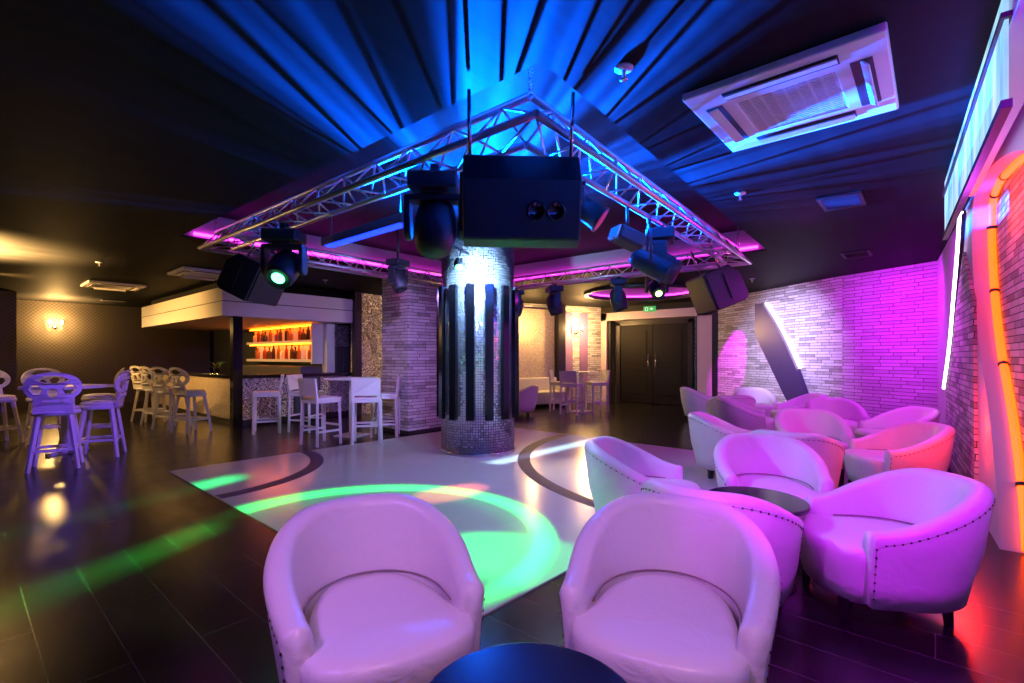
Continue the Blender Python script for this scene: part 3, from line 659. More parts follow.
def make_tub(label, group):
    r = empty('tub_chair', label, 'armchair', group=group); r.scale = (0.83, 0.83, 0.86)
    P = u_path(44); prof_n = 0
    vs = []; nsec = len(P); fs = []
    for (x, y, nx, ny, s_) in P:
        zt = rim_z(s_); lean = 0.055 * smoothstep((1-abs(s_))/0.7)
        sec = []
        # (offset outward, height)
        sec.append((0.005, 0.125)); sec.append((0.03, 0.25)); sec.append((0.048 + lean*0.5, 0.42)); sec.append((0.058+lean, zt-0.04))
        for k in range(7):
            a = PI*k/6; sec.append((0.003 + lean + 0.055*math.cos(a), zt-0.04 + 0.045*math.sin(a)))
        sec.append((-0.055 + lean*0.45, 0.5*(zt+0.40))); sec.append((-0.062, 0.40)); sec.append((-0.062, 0.125))
        prof_n = len(sec)
        for o_, z in sec: vs.append((x+nx*o_, y+ny*o_, z))
    for i in range(nsec-1):
        for k in range(prof_n): fs.append((i*prof_n+k, i*prof_n+(k+1) % prof_n, (i+1)*prof_n+(k+1) % prof_n, (i+1)*prof_n+k))
    m = MB().add(vs, fs, True)
    # rounded arm fronts
    for e in (0, nsec-1):
        loop = vs[e*prof_n:(e+1)*prof_n]; c = [sum(q[j] for q in loop)/prof_n for j in range(3)]
        ring = [(q[0]+0.022, c[1]+(q[1]-c[1])*0.72, c[2]+(q[2]-c[2])*0.94) for q in loop]
        k = prof_n
        m.add(loop+ring+[(c[0]+0.026, c[1], c[2])], [(i, (i+1) % k, k+(i+1) % k, k+i) for i in range(k)] + [(k+i, k+(i+1) % k, 2*k) for i in range(k)], True)
    m.build('backrest', M['leather'], r)
    # seat: full-height drum bulging at the front
    def outline(sc):
        o_ = []
        for k in range(40):
            a = 2*PI*k/40; c_, s2 = math.cos(a), math.sin(a)
            if c_ >= 0: x = 0.215 + 0.19*(abs(c_)**0.85); y = 0.335*math.copysign(abs(s2)**0.8, s2)
            else: x = 0.215 + 0.585*c_; y = 0.335*math.copysign(abs(s2)**0.72, s2)
            if x < 0.14: y *= 0.90
            o_.append((0.06+(x-0.06)*sc, y*sc))
        return o_
    rings = [(0.86, 0.122), (0.93, 0.22), (0.985, 0.33), (1.0, 0.375), (0.985, 0.405), (0.94, 0.425), (0.80, 0.436), (0.5, 0.445), (0.2, 0.448)]
    vs = []
    for s_, z in rings: vs += [(x, y, z) for x, y in outline(s_)]
    vs.append((0.06, 0, 0.449)); n = 40
    fs = [(i*n+k, i*n+(k+1) % n, (i+1)*n+(k+1) % n, (i+1)*n+k) for i in range(len(rings)-1) for k in range(n)]
    b = (len(rings)-1)*n
    fs += [(b+k, b+(k+1) % n, len(vs)-1) for k in range(n)] + [tuple(range(n))[::-1]]
    MB().add(vs, fs, True).build('seat', M['leather'], r)
    # nail heads along the outer edge of the rim and down the arm fronts
    nl = MB(); pth = []
    def nail(p, nrm):
        q = Vector((0, 0, 1)).rotation_difference(Vector(nrm)).to_matrix()
        nl.lathe([(0.0058, -0.002), (0.005, 0.002), (0.0, 0.004)], 6, p, q)
    for (x, y, nx, ny, s_) in u_path(46)[1:-1]:
        lean = 0.055*smoothstep((1-abs(s_))/0.7); z = rim_z(s_)-0.052
        o_ = 0.058+lean
        nail((x+nx*o_, y+ny*o_, z), (nx, ny, 0.05)); pth.append((x+nx*o_, y+ny*o_, z))
    for e in (P[0], P[-1]):
        for z in (0.455, 0.41, 0.365, 0.32, 0.275, 0.23, 0.185):
            q_ = (e[0]+0.004, e[1]+e[3]*(0.05-0.11*(0.42-z)), z); nail(q_, (0.35, e[3], 0))
            pth = [q_] + pth if e is P[0] else pth + [q_]
    nl.tube(pth, 0.0007, 3)
    nl.build('nail_trim', M['nail'], r)
    MB().tube([(x+nx*(-0.066), y+ny*(-0.064), 0.430) for (x, y, nx, ny, s_) in P[3:-3]], 0.004, 6).build('seat_seam', mat('dark_seam', (0.30, 0.22, 0.20), 0.6), r)  # darker piping where seat meets backrest
    for x, y in ((0.28, 0.22), (0.28, -0.22), (-0.26, 0.20), (-0.26, -0.20)):
        MB().bar((x, y, 0.13), (x*1.03, y*1.03, 0.0), 0.06, 0.042).build('leg', M['black_wood'], r, 0.003)
    return r
GRP = 'white tub chairs in the lounge'
def tub(d, lat, facing, label):
    p = from_camera(d, lat)
    return first_or_dup(PROTO, 'tub', make_tub, label, p, dir_cam(*facing), GRP)
tub(1.72, -0.47, (-0.87, 0.49), 'white leather tub chair in the left foreground facing the camera')
tub(1.72, 0.54, (-0.89, -0.45), 'white leather tub chair in centre foreground behind the glossy dark table')
tub(2.50, 1.08, (0.74, 0.67), 'white tub chair seen from behind, back to back with centre foreground chair')
tub(2.47, 1.84, (0.12, -0.99), 'large white tub chair at the far right facing left near the wall')
tub(3.38, 1.80, (-0.97, -0.25), 'white tub chair facing camera behind the second dark table')
tub(3.36, 0.95, (-0.40, 0.92), 'white tub chair at the edge of the dance floor facing right')
tub(4.18, 2.42, (0.80, 0.60), 'white tub chair back to back with the one behind the second table')
tub(4.40, 3.42, (0.15, -0.99), 'white tub chair by the right wall tinted red at its back')
tub(5.05, 2.30, (-0.40, 0.92), 'white tub chair facing right beyond the dance floor corner')
tub(5.25, 3.25, (-0.95, -0.30), 'magenta lit tub chair facing camera in the third row')
tub(5.75, 4.48, (0.10, -1.0), 'dim magenta tub chair by the right wall behind the red tinted one')
tub(6.75, 4.52, (-0.95, -0.25), 'magenta tub chair in front of the purple wall facing camera')
tub(7.05, 3.45, (-0.45, 0.90), 'half lit tub chair facing right in the fourth row')
tub(7.95, 3.55, (0.95, 0.2), 'pale blue tub chair seen from behind near the entrance')
tub(9.5, 3.75, (-0.35, 0.94), 'small pale tub chair nearest the double doors facing right')
tub(9.1, 4.55, (-0.97, -0.2), 'pale lilac tub chair below the leaning panel facing camera')
tub(7.95, 4.62, (0.15, -1.0), 'pink tub chair facing left beside the leaning panel')
tub(10.4, 0.12, (0.1, -1.0), 'lilac tub chair half hidden behind the mirror column')

# low sofa by the glitter wall
t_ = empty('low_sofa', 'low pale sofa along the glitter wall behind the column', 'sofa', tuple(ALC0+AU*0.85+AN*0.45), AA)
MB().b2((-0.62, -0.38, 0.10), (0.52, 0.36, 0.40)).build('seat', M['leather'], t_, 0.03)
MB().b2((-0.62, 0.20, 0.38), (0.52, 0.38, 0.72)).build('backrest', M['leather'], t_, 0.03)
MB().b2((0.40, -0.38, 0.38), (0.54, 0.2, 0.56)).build('armrest', M['leather'], t_, 0.03)
for x in (-0.55, 0.45):
    for y in (-0.32, 0.3): MB().b2((x-0.025, y-0.025, 0), (x+0.025, y+0.025, 0.1)).build('leg', M['black_wood'], t_)

# low round tables
def make_low_table(label, group):
    r = empty('round_table', label, 'table', group=group)
    MB().lathe([(0.24, 0.425), (0.262, 0.43), (0.265, 0.44), (0.262, 0.452), (0.255, 0.455)], 48).build('tabletop', M['navy_top'], r)
    MB().lathe([(0.03, 0.02), (0.03, 0.426)], 16).build('stem', M['chrome'], r)
    MB().lathe([(0.20, 0.0), (0.20, 0.012), (0.05, 0.025), (0.03, 0.03)], 32).build('foot', M['black'], r)
    return r
GT = 'low round lounge tables'
for d, lat, lb in ((1.10, 0.04, 'round dark glossy table cut by the bottom edge of the picture'), (2.74, 1.37, 'round dark table between the back-to-back chair and the middle chair')):
    first_or_dup(PROTO, 'low', make_low_table, lb, from_camera(d, lat), 0, GT)

# ------------------------------------------------------------------ bar stools with pierced oval backs (face +X)
def ellipse(cx, cy, a, b, n=28, p=0.0): return [(cx+a*math.cos(2*PI*k/n+p), cy+b*math.sin(2*PI*k/n+p)) for k in range(n)]
def make_stool(label, group):
    r = empty('bar_stool', label, 'stool', group=group)
    MB().lathe([(0.0, 0.60), (0.20, 0.60), (0.215, 0.615), (0.215, 0.645), (0.205, 0.655), (0.0, 0.655)], 28).build('seat_ring', M['white_paint'], r)
    MB().lathe([(0.198, 0.655), (0.205, 0.67), (0.19, 0.69), (0.12, 0.70), (0.0, 0.703)], 28).build('seat_pad', M['seat_pad'], r)
    def bend(u, v, w_):
        R0 = 0.40; a = u/R0; rr = R0 + w_
        tilt = -(v-0.70)*0.16
        return (0.40-0.225 - rr*math.cos(a) + tilt, rr*math.sin(a), v)
    outer = ellipse(0, 0.92, 0.25, 0.165, 40)
    holes = []
    # three pierced crescents around a central ring
    for sgn in (-1, 1):
        h = [(sgn*x, y) for x, y in [(0.075, 0.90), (0.10, 0.845), (0.155, 0.845), (0.195, 0.90), (0.175, 0.94), (0.12, 0.945)]]
        holes.append(h if sgn > 0 else h[::-1])
    holes.append([(-0.14, 1.0), (-0.05, 0.965), (0.05, 0.965), (0.14, 1.0), (0.06, 1.045), (-0.06, 1.045)])
    holes.append(ellipse(0, 0.86, 0.042, 0.05, 14))
    MB().plate(outer, holes, bend, 0.03).build('oval_back', M['white_paint'], r, 0.004)
    pts = [(-0.17, 0.64), (0.17, 0.64), (0.145, 0.70), (0.15, 0.80), (-0.15, 0.80), (-0.145, 0.70)]
    n = 8; outl = [(-0.17+0.34*k/n, 0.63) for k in range(n+1)] + [(0.16, 0.72), (0.155, 0.80)] + [(0.155-0.31*k/n, 0.80) for k in range(1, n+1)] + [(-0.16, 0.72)]
    MB().plate(outl, [[(-0.08, 0.755), (0.08, 0.755), (0.08, 0.785), (-0.08, 0.785)]], bend, 0.028).build('back_panel', M['white_paint'], r, 0.004)
    tops = []
    for sx in (-1, 1):
        for sy in (-1, 1):
            MB().bar((sx*0.13, sy*0.13, 0.605), (sx*0.205, sy*0.205, 0.0), 0.042, 0.034).build('leg', M['white_paint'], r, 0.004)
    q = MB(); L_ = lambda z: 0.13 + (0.605-z)/0.605*0.075
    for z, pr in ((0.22, 0), (0.30, 1)):
        l = L_(z)
        if pr == 0:
            q.bar((l, -l, z), (l, l, z), 0.024, h=0.03); q.bar((-l, -l, z), (-l, l, z), 0.024, h=0.03)
            q.bar((-l, l, z), (l, l, z), 0.024, h=0.03); q.bar((-l, -l, z), (l, -l, z), 0.024, h=0.03)
    q.build('foot_rail', M['white_paint'], r)
    return r
GS = 'white bar stools with oval pierced backs'
def stool(d, px, facing, label, xy=None):
    p = from_camera(d, (px-512)/487*d) if xy is None else Vector((*xy, 0))
    return first_or_dup(PROTO, 'stool', make_stool, label, p, facing, GS)
cl = from_camera(6.35, (68-512)/487*6.35)
def to(p, q): return math.atan2(q[1]-p[1], q[0]-p[0])
def toward(d, px): p = from_camera(d, (px-512)/487*d); return to(p, cl)
stool(5.50, 56, toward(5.5, 56), 'violet lit oval-back stool nearest the camera at the left bar table')
stool(6.15, 101, dir_cam(-0.45, -0.85), 'oval-back stool at the right side of the left bar table')
stool(7.3, 100, dir_cam(-0.6, -0.8), 'oval-back stool at the far right corner of left bar table')
stool(7.2, 46, toward(7.2, 46), 'oval-back stool on far side of left bar table facing camera')
stool(7.0, -4, toward(7.0, -4), 'oval-back stool cut by the left picture edge')
for k, (x, y) in enumerate(((2.62, 9.35), (2.55, 10.15), (2.55, 10.95), (2.55, 11.65))):
    stool(0, 0, (0.30, 0.42, 0.25, 0.35)[k], ('oval-back stool at the bar nearest the black corner post', 'oval-back stool second from the corner post along the bar', 'oval-back stool third from the corner post along the bar', 'oval-back stool farthest from the corner post along the bar')[k], (x, y))
t_ = empty('bar_table', 'white square bar table among the oval-back stools on the left', 'table', cl, 0.6)
MB().b2((-0.33, -0.33, 0.84), (0.33, 0.33, 0.88)).build('tabletop', M['white_paint'], t_, 0.006)
MB().b2((-0.05, -0.05, 0.03), (0.05, 0.05, 0.84)).build('pedestal', M['white_paint'], t_, 0.005)
MB().b2((-0.25, -0.04, 0), (0.25, 0.04, 0.04)).b2((-0.04, -0.25, 0), (0.04, 0.25, 0.04)).build('foot', M['white_paint'], t_, 0.005)

# bar chairs with plain square backs (face +X)
def make_bar_chair(label, group):
    r = empty('bar_chair', label, 'bar chair', group=group)
    MB().b2((-0.20, -0.20, 0.60), (0.20, 0.20, 0.64)).build('seat_frame', M['white_paint'], r, 0.004)
    MB().b2((-0.195, -0.205, 0.64), (0.205, 0.205, 0.68)).build('seat_pad', M['leather'], r, 0.012)
    n = 8; vs = []
    pl = lambda u, v, w_: (-0.19 - 0.03*(1-(u/0.2)**2) - (v-0.68)*0.12 + w_, u, v)
    outl = [(-0.2+0.4*k/n, 0.70) for k in range(n+1)] + [(0.2-0.4*k/n, 0.95) for k in range(n+1)]
    MB().plate(outl, [], pl, 0.03).build('backrest', M['leather'], r, 0.006)
    for y in (-0.17, 0.17): MB().bar((-0.185, y, 0.62), (-0.20, y, 0.78), 0.035).build('back_post', M['white_paint'], r)
    for sx in (-1, 1):
        for sy in (-1, 1): MB().bar((sx*0.18, sy*0.18, 0.60), (sx*0.19, sy*0.19, 0.0), 0.036).build('leg', M['white_paint'], r, 0.003)
    q = MB()
    for z in (0.20, 0.27):
        l = 0.186
        if z < 0.25: q.bar((-l, l, z), (l, l, z), 0.02, h=0.028).bar((-l, -l, z), (l, -l, z), 0.02, h=0.028)
        else: q.bar((l, -l, z), (l, l, z), 0.02, h=0.028).bar((-l, -l, z), (-l, l, z), 0.02, h=0.028)
    q.build('stretcher', M['white_paint'], r)
    return r
GB = 'white bar chairs with square backs'
def barchair(d, px, facing, label):
    return first_or_dup(PROTO, 'barchair', make_bar_chair, label, from_camera(d, (px-512)/487*d), facing, GB)
def make_high_table(label, group):
    r = empty('high_table', label, 'table', group=group)
    MB().b2((-0.30, -0.30, 0.89), (0.30, 0.30, 0.92)).build('tabletop', M['white_paint'], r, 0.005)
    MB().b2((-0.035, -0.035, 0.02), (0.035, 0.035, 0.89)).build('pedestal', M['white_paint'], r, 0.004)
    MB().b2((-0.20, -0.20, 0), (0.20, 0.20, 0.02)).build('foot', M['white_paint'], r, 0.004)
    return r
tb = from_camera(7.75, (352-512)/487*7.75)
def tw(d, px, q): return to(from_camera(d, (px-512)/487*d), q)
first_or_dup(PROTO, 'high', make_high_table, 'white square high table between the bar chairs by the stone pillar', tb, 0.35, 'white square high tables')
barchair(8.1, 267, dir_cam(-0.42, -0.9), 'square-back bar chair alone in front of the glittering bar front')
barchair(7.0, 321, dir_cam(0.82, 0.55), 'square-back bar chair near the left of the high table by the bar')
barchair(7.10, 367, dir_cam(1, -0.22), 'square-back bar chair nearest the dance floor edge beside stone pillar')
barchair(8.25, 306, dir_cam(-0.2, 1), 'square-back bar chair between the lone one and the left chair of the high table')
barchair(7.75, 386, dir_cam(-0.1, -1), 'square-back bar chair touching the stone pillar facing left')
tf = from_camera(11.1, (581-512)/487*11.1)
first_or_dup(PROTO, 'high', make_high_table, 'white square high table in the entrance alcove', tf, 0.2, 'white square high tables')
barchair(10.65, 572, tw(10.65, 572, tf), 'far bar chair nearest the camera in the entrance alcove')
barchair(11.25, 560, tw(11.25, 560, tf), 'far bar chair against the dark post in the entrance alcove')
barchair(11.2, 597, tw(11.2, 597, tf), 'far bar chair nearest the door portal in the entrance alcove')

# ------------------------------------------------------------------ truss
tl = [Vector((1.92, 1.51, 0)), Vector((6.81, 1.81, 0)), Vector((6.70, 6.50, 0)), Vector((1.82, 6.22, 0))]
cen = sum(tl, Vector())/4
def inset(q, d):
    out = []
    n = len(q)
    for i in range(n):
        a, b, c = q[i-1], q[i], q[(i+1) % n]
        e1 = (b-a).normalized(); e2 = (c-b).normalized()
        n1 = Vector((-e1.y, e1.x, 0)); n2 = Vector((-e2.y, e2.x, 0)); s_ = n1+n2
        out.append(b + s_*d/(1+n1.dot(n2)))
    return out
t_ = empty('lighting_truss', 'square aluminium lighting truss hung around the mirror column', 'truss', (cen.x, cen.y, 2.47))
o0 = Vector((cen.x, cen.y, 2.47)); zb = Vector((0, 0, 2.47)); zt = Vector((0, 0, 2.655))
OB = [p+zb-o0 for p in tl]; IB = [p+zb-o0 for p in inset(tl, 0.25)]; TP_ = [p+zt-o0 for p in inset(tl, 0.125)]
for i in range(4):
    j = (i+1) % 4; m = MB()
    for Q in (OB, IB, TP_): m.tube([Q[i], Q[j]], 0.022, 8)
    nb = 22
    for k in range(nb):
        a, b = k/nb, (k+1)/nb
        for (P_, Q_) in ((OB, TP_), (IB, TP_), (OB, IB)):
            p = P_[i].lerp(P_[j], a if k % 2 == 0 else b); q = Q_[i].lerp(Q_[j], b if k % 2 == 0 else a)
            m.tube([p, q], 0.008, 5)
    m.build('truss_side', M['alu'], t_)
for i in range(4):
    m = MB(); p = TP_[i]; top = HR-2.47
    for k in range(10):
        z0 = p.z + (top-p.z)*k/10; z1 = p.z + (top-p.z)*(k+1)/10
        e = Vector((0.014, 0, 0)) if k % 2 else Vector((0, 0.014, 0))
        m.tube([(p.x-e.x, p.y-e.y, z0), (p.x+e.x, p.y+e.y, (z0+z1)/2), (p.x-e.x, p.y-e.y, z1)], 0.006, 5)
    m.build('chain', M['chrome'], t_)

# ------------------------------------------------------------------ lamps on the truss
def moving_head(label, loc, yaw, pitch, lens, s=1.0, drop=0.0):
    r = empty('moving_head_light', label, 'stage light', loc, yaw, 'moving head stage lights')
    r.scale = (s, s, s)
    c = MB().tube([(0, 0, drop+0.03), (0, 0, -0.04)], 0.018, 8).box((0, 0, drop+0.01), (0.05, 0.07, 0.05)); c.build('clamp', M['black'], r)
    MB().box((0, 0, -0.085), (0.30, 0.25, 0.10)).box((0, 0, -0.145), (0.16, 0.16, 0.03)).build('base', M['black'], r, 0.02)
    y = MB().box((0, 0, -0.175), (0.36, 0.13, 0.035))
    for sx in (-1, 1): y.box((sx*0.165, 0, -0.28), (0.035, 0.12, 0.22)).lathe([(0.065, -0.02), (0.065, 0.02)], 20, (sx*0.165, 0, -0.36), Matrix.Rotation(PI/2, 3, 'Y'))
    y.build('yoke', M['black'], r, 0.008)
    R_ = Matrix.Rotation(pitch, 3, 'X')
    h = MB().lathe([(0.0, -0.19), (0.06, -0.185), (0.105, -0.14), (0.13, -0.04), (0.13, 0.05), (0.118, 0.13), (0.105, 0.17), (0.095, 0.17), (0.09, 0.155), (0.0, 0.155)], 28, (0, 0, -0.36), R_)
    hd = h.build('head', M['black'], r)
    ln = MB().lathe([(0.0, 0.165), (0.03, 0.163), (0.055, 0.157)], 24, (0, 0, -0.36), R_).build('lens', lens, hd)
    return r
# pitch 0 = lens straight up; PI = straight down
moving_head('large moving head light hung left of the central speaker', (2.05, 2.44, 2.45), YAW-PI/2, -0.45, M['lens_dark'], 1.05)
moving_head('moving head with bright green lens by the left speaker', (2.02, 4.55, 2.45), YAW-PI/2, PI/2+0.75, M['lens_green'], 1.05)
moving_head('small dark moving head above the stone pillar', (3.68, 5.10, 2.50), 0.3, PI-0.4, M['lens_dark'], 0.8, 0.55)
moving_head('dark moving head hung right of the column against warm ceiling', (6.55, 4.76, 2.45), 0.9, PI-0.3, M['lens_dark'], 0.95)
moving_head('dark moving head half hidden behind the column edge', (6.52, 5.56, 2.45), 0.9, PI+0.2, M['lens_dark'], 0.9)
moving_head('dark moving head in front of the magenta round recess', (6.55, 3.58, 2.45), 0.5, PI-0.3, M['lens_dark'], 0.95)
moving_head('moving head with lime glowing lens left of the right speaker', (6.55, 2.98, 2.52), YAW-PI/2, PI/2+0.65, M['lens_lime'], 0.85)
moving_head('dark round moving head hung on the right truss arm', (4.30, 1.92, 2.45), 0.4, PI/2+0.5, M['lens_dark'], 1.0)

def par_can(label, loc, direction, lens, s=1.0, hang=0.2):
    r = empty('par_can', label, 'stage light', loc, 0, 'par can stage lights')
    d = Vector(direction).normalized(); q = Vector((0, 0, 1)).rotation_difference(d).to_matrix()
    b = MB().lathe([(0.0, -0.15), (0.05, -0.145), (0.075, -0.11), (0.08, 0.0), (0.085, 0.13), (0.092, 0.13), (0.092, 0.15), (0.08, 0.15), (0.078, 0.12), (0, 0.12)], 24, (0, 0, 0), q); bo = b.build('can', M['black'], r)
    MB().lathe([(0.0, 0.146), (0.079, 0.146), (0.079, 0.149), (0, 0.149)], 24, (0, 0, 0), q).build('gel', lens, bo)
    side = d.cross(Vector((0, 0, 1))).normalized()*0.105
    MB().tube([side, side+Vector((0, 0, hang*0.7)), Vector((0, 0, hang)), -side+Vector((0, 0, hang*0.7)), -side], 0.010, 6).tube([(0, 0, hang), (0, 0, hang+0.06)], 0.016, 8).build('yoke', M['black'], r)
    r.scale = (s, s, s)
    return r
par_can('par can with dark pink gel right of the central speaker', (2.84, 1.82, 2.27), RT*0.8+Vector((0, 0, -0.6))-FW*0.15, M['lens_pink'], 1.0, 0.15)
par_can('par can with pink gel slung under the right truss arm', (3.98, 1.88, 2.06), RT*0.75-FW*0.1+Vector((0, 0, -0.42)), M['lens_pink'], 1.15, 0.3)
# strobe box
t_ = empty('strobe_light', 'small boxy strobe light on the right truss arm', 'stage light', (3.55, 1.86, 2.20), YAW-PI/2+0.3)
MB().box((0, 0, 0), (0.24, 0.18, 0.12), Matrix.Rotation(0.35, 3, 'Y')).build('housing', M['black'], t_, 0.02)
MB().box((-0.118, 0, 0.043), (0.012, 0.15, 0.09), Matrix.Rotation(0.35, 3, 'Y')).build('reflector', M['alu'], t_)
MB().tube([(0, 0, 0.05), (0, 0, 0.27)], 0.012, 6).build('bracket', M['black'], t_)
# small beam spot clamped to the column
t_ = empty('beam_spot', 'small spotlight with glaring white lens on the column front', 'stage light', (3.98, 4.30, 2.36), 0)
dq = Vector((0, 0, 1)).rotation_difference(Vector((-0.5, -0.55, -0.55)).normalized()).to_matrix()
b_ = MB().lathe([(0.0, -0.10), (0.05, -0.09), (0.062, 0.0), (0.058, 0.09), (0.05, 0.10), (0.0, 0.09)], 20, (0, 0, 0), dq).build('can', M['black'], t_)
MB().lathe([(0.0, 0.106), (0.048, 0.102)], 20, (0, 0, 0), dq).build('lens', M['lens_green'], b_)
MB().tube([(0, 0, 0.05), (0.06, 0.03, 0.17), (0.40, 0.16, 0.19)], 0.014, 8).build('bracket', M['black'], t_)
# UV bar
t_ = empty('uv_light_bar', 'blue glowing ultraviolet bar hung inside the left truss arm', 'stage light', (2.40, 3.85, 2.36))
MB().b2((-0.05, -0.66, -0.03), (0.05, 0.66, 0.05)).build('housing', M['black'], t_, 0.01)
u_ = MB()
for k in range(18): u_.b2((-0.04, -0.6+k*0.067, -0.045), (0.04, -0.6+k*0.067+0.055, -0.028))
u_.build('led_row', M['led_uv'], t_)
m = MB()
for y in (-0.55, 0.55): m.tube([(0, y, 0.05), (0, y, 0.59)], 0.008, 6)
m.build('hanger', M['black'], t_)

# speakers: cabinet with a tapered back; faces +X, top hung
def speaker(label, loc, yaw, tilt, s=1.0):
    r = empty('loudspeaker', label, 'speaker', loc, 0, 'black loudspeakers hung from the truss')
    r.rotation_euler = (0, tilt, yaw); r.scale = (s, s, s)
    prof = [(0.20, -0.23), (0.20, 0.23), (-0.10, 0.23), (-0.20, 0.10), (-0.20, -0.19), (-0.14, -0.23)]
    MB().plate(prof, [], lambda u, v, w_: (u, w_, v), 0.60).build('cabinet', M['black'], r, 0.012)
    MB().b2((0.20, -0.285, -0.215), (0.222, 0.285, 0.215)).build('grille', M['grille_black'], r, 0.008)
    hd = MB()
    for y in (0.03, 0.13): hd.lathe([(0.046, -0.004), (0.050, 0.006), (0.038, 0.006), (0.034, -0.002), (0.0, -0.002)], 20, (-0.203, y-0.20, -0.05), Matrix.Rotation(-PI/2, 3, 'Y'))
    hd.build('handle_cup', M['gloss_black'], r)
    for y in (-0.31, 0.31): MB().box((-0.02, y, 0), (0.05, 0.022, 0.30)).build('bracket', M['black'], r)
    for y in (-0.27, 0.27): MB().tube([(0.0, y, 0.22), (0.0, y, 0.56)], 0.010, 6).build('hanging_rod', M['chrome'], r)
    return r
speaker('big black loudspeaker hung at the front truss corner, seen from behind', (2.02, 1.70, 2.08), YAW+0.05, -0.22, 1.0)
speaker('tilted black loudspeaker at the left truss corner above the bar canopy', (2.22, 5.75, 2.12), -0.95, 0.45, 0.95)
speaker('black loudspeaker at the right truss corner near the entrance', (6.44, 2.12, 2.12), 2.3, 0.38, 1.05)

# ------------------------------------------------------------------ ceiling fittings
def make_ac(label, group):
    r = empty('ceiling_air_conditioner', label, 'air conditioner', group=group)
    MB().plate([(-0.43, -0.43), (0.43, -0.43), (0.43, 0.43), (-0.43, 0.43)], [[(-0.22, -0.22), (-0.22, 0.22), (0.22, 0.22), (0.22, -0.22)]], lambda u, v, w_: (u, v, -0.02+w_), 0.04).build('panel', M['ac'], r, 0.008)
    MB().b2((-0.22, -0.22, -0.012), (0.22, 0.22, -0.002)).build('filter', M['dark_slot'], r)
    g_ = MB()
    for k in range(20): g_.b2((-0.22+k*0.0225, -0.22, -0.036), (-0.22+k*0.0225+0.010, 0.22, -0.014))
    for k in range(9): g_.b2((-0.22, -0.22+k*0.0535, -0.034), (0.22, -0.22+k*0.0535+0.012, -0.018))
    g_.build('grille', M['ac'], r)
    for k in range(4):
        R_ = Matrix.Rotation(k*PI/2, 3, 'Z')
        s_ = MB().box(R_ @ Vector((0.325, 0, -0.041)), (0.085, 0.50, 0.004), R_).build('air_slot', M['dark_slot'], r)
        MB().box(R_ @ Vector((0.335, 0, -0.052)), (0.055, 0.49, 0.008), R_ @ Matrix.Rotation((0.12, 0.8, 0.12, 0.12)[k], 3, 'Y')).build('louvre', M['ac'], s_, 0.003)
    return r
GA = 'ceiling air conditioners'
first_or_dup(PROTO, 'ac', make_ac, 'large white square air conditioner in the ceiling at upper right', (2.96, 0.58, H), PI, GA)
first_or_dup(PROTO, 'ac', make_ac, 'warm lit air conditioner in the far left ceiling near the wall lamp', (2.05, 11.95, H), 0.0, GA)
first_or_dup(PROTO, 'ac', make_ac, 'air conditioner seen edge on in the ceiling before the bar canopy', (2.75, 9.1, H), 0.0, GA)
def make_vent(label, group):
    r = empty('ceiling_vent', label, 'vent', group=group)
    MB().plate([(-0.23, -0.16), (0.23, -0.16), (0.23, 0.16), (-0.23, 0.16)], [[(-0.2, -0.13), (-0.2, 0.13), (0.2, 0.13), (0.2, -0.13)]], lambda u, v, w_: (u, v, -0.008+w_), 0.016).build('frame', M['grille_black'], r, 0.003)
    m = MB()
    for k in range(14): m.box((-0.19+k*0.029, 0, -0.008), (0.004, 0.26, 0.022), Matrix.Rotation(0.5, 3, 'Y'))
    m.build('slats', M['steel_grey'], r)
    return r
GV = 'dark ceiling vents'
first_or_dup(PROTO, 'vent', make_vent, 'dark slatted ceiling vent below the big air conditioner', (5.20, 0.63, H), 0, GV)
first_or_dup(PROTO, 'vent', make_vent, 'small dark ceiling vent above the purple wall', (7.98, 0.80, H), 0, GV)
first_or_dup(PROTO, 'vent', make_vent, 'dark ceiling vent right above the lit wall lamp on left', (2.6, 15.2, H), 0, GV)
def make_sprinkler(label, group):
    r = empty('sprinkler', label, 'sprinkler', group=group)
    MB().lathe([(0.045, 0.0), (0.042, -0.008), (0.018, -0.014)], 20).build('rose', M['ac'], r)
    MB().lathe([(0.010, -0.01), (0.010, -0.05), (0.018, -0.055), (0.018, -0.06), (0.004, -0.062)], 10).build('nozzle', M['chrome'], r)
    return r
GK = 'ceiling sprinklers'
for (x, y), lb in (((2.12, 1.13), 'white ceiling sprinkler left of the big air conditioner'), ((4.39, 1.25), 'white ceiling sprinkler above the right truss arm'), ((1.42, 9.26), 'ceiling sprinkler in the warm lit ceiling at left'), ((4.42, 8.3), 'ceiling sprinkler in front of the bar canopy'), ((9.3, 2.45), 'ceiling sprinkler above the leaning violet panel')):
    first_or_dup(PROTO, 'spr', make_sprinkler, lb, (x, y, H), 0, GK)

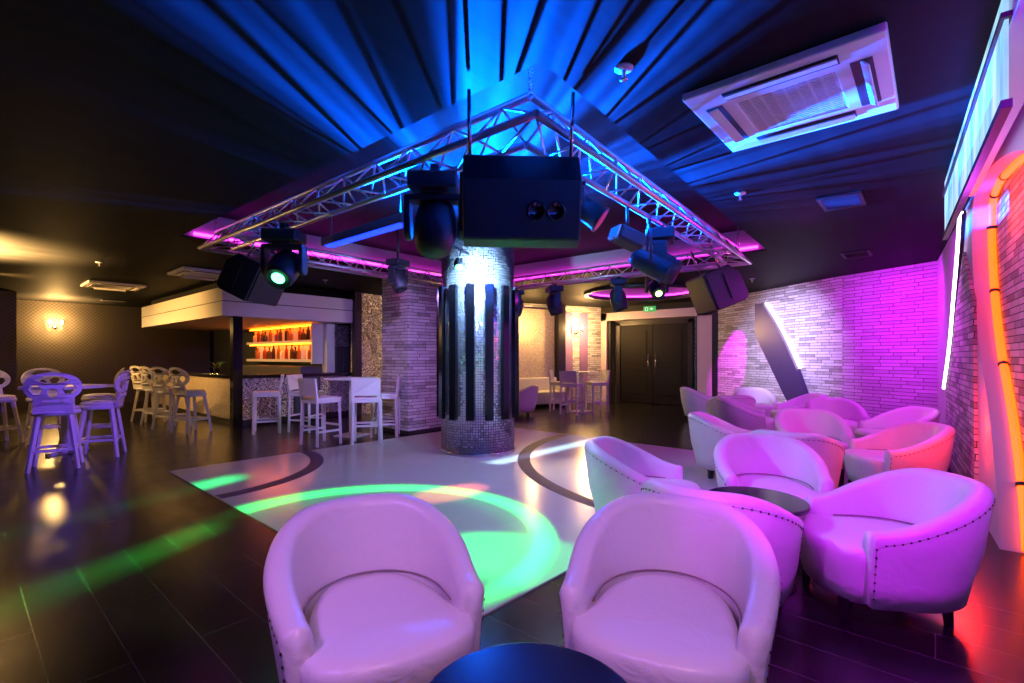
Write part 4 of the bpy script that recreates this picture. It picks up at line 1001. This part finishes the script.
# wall lamps
def make_sconce(label, group):
    r = empty('wall_sconce', label, 'wall lamp', group=group)
    MB().lathe([(0.05, 0.0), (0.055, 0.01), (0.03, 0.025), (0.0, 0.03)], 16, (0, 0, 0), Matrix.Rotation(PI/2, 3, 'X')).build('backplate', M['chrome'], r)
    for sx in (-1, 1):
        MB().tube([(0, -0.02, 0), (sx*0.04, -0.08, -0.05), (sx*0.10, -0.12, -0.03), (sx*0.12, -0.12, 0.02)], 0.008, 6).lathe([(0.01, 0), (0.03, 0.01), (0.012, 0.02), (0.012, 0.08)], 12, (sx*0.12, -0.12, 0.02)).build('candle_arm', M['chrome'], r)
        MB().lathe([(0.008, 0), (0.022, 0.02), (0.018, 0.05), (0.0, 0.085)], 12, (sx*0.12, -0.12, 0.10)).build('bulb', M['bulb'], r)
    return r
GC = 'two-armed wall lamps'
first_or_dup(PROTO, 'sconce', make_sconce, 'lit two-armed wall lamp on the dark wall at far left', (1.71, 16.79, 2.0), 0, GC)
p = ALC0 + AU*2.12 + AN*0.04
first_or_dup(PROTO, 'sconce', make_sconce, 'lit two-armed wall lamp in the entrance alcove above bar chairs', (p.x, p.y, 1.92), AA, GC)

# projection screen high on the right wall
SC0, SC1 = Vector((2.60, -0.196, 0)), Vector((5.15, -0.055, 0)); sa = math.atan2(SC1.y-SC0.y, SC1.x-SC0.x); sl = (SC1-SC0).length
t_ = empty('projection_screen', 'wide hanging screen glowing pale blue high on the right wall', 'screen', (SC0.x, SC0.y, 2.18), sa)
MB().b2((0, -0.012, 0.03), (sl, 0.0, 0.34)).build('canvas', M['screen'], t_)
MB().b2((-0.02, -0.02, 0.0), (sl+0.02, 0.012, 0.032)).build('bottom_bar', M['black'], t_)
MB().b2((-0.02, -0.02, 0.34), (sl+0.02, 0.012, 0.36)).build('top_bar', M['black'], t_)
MB().b2((0, -0.012, 0.36), (sl, 0.0, 0.45)).build('spill_strip', M['screen'], t_)  # light spilling past the top bar, put in as a glowing strip

# shallow bulkhead above the arch, behind the screen
struct(MB().b2((-2.2, -0.18, 2.50), (sl+0.05, -0.02, H)).build('trim_9', M['smooth'], loc=(SC0.x, SC0.y, 0), rz=sa))
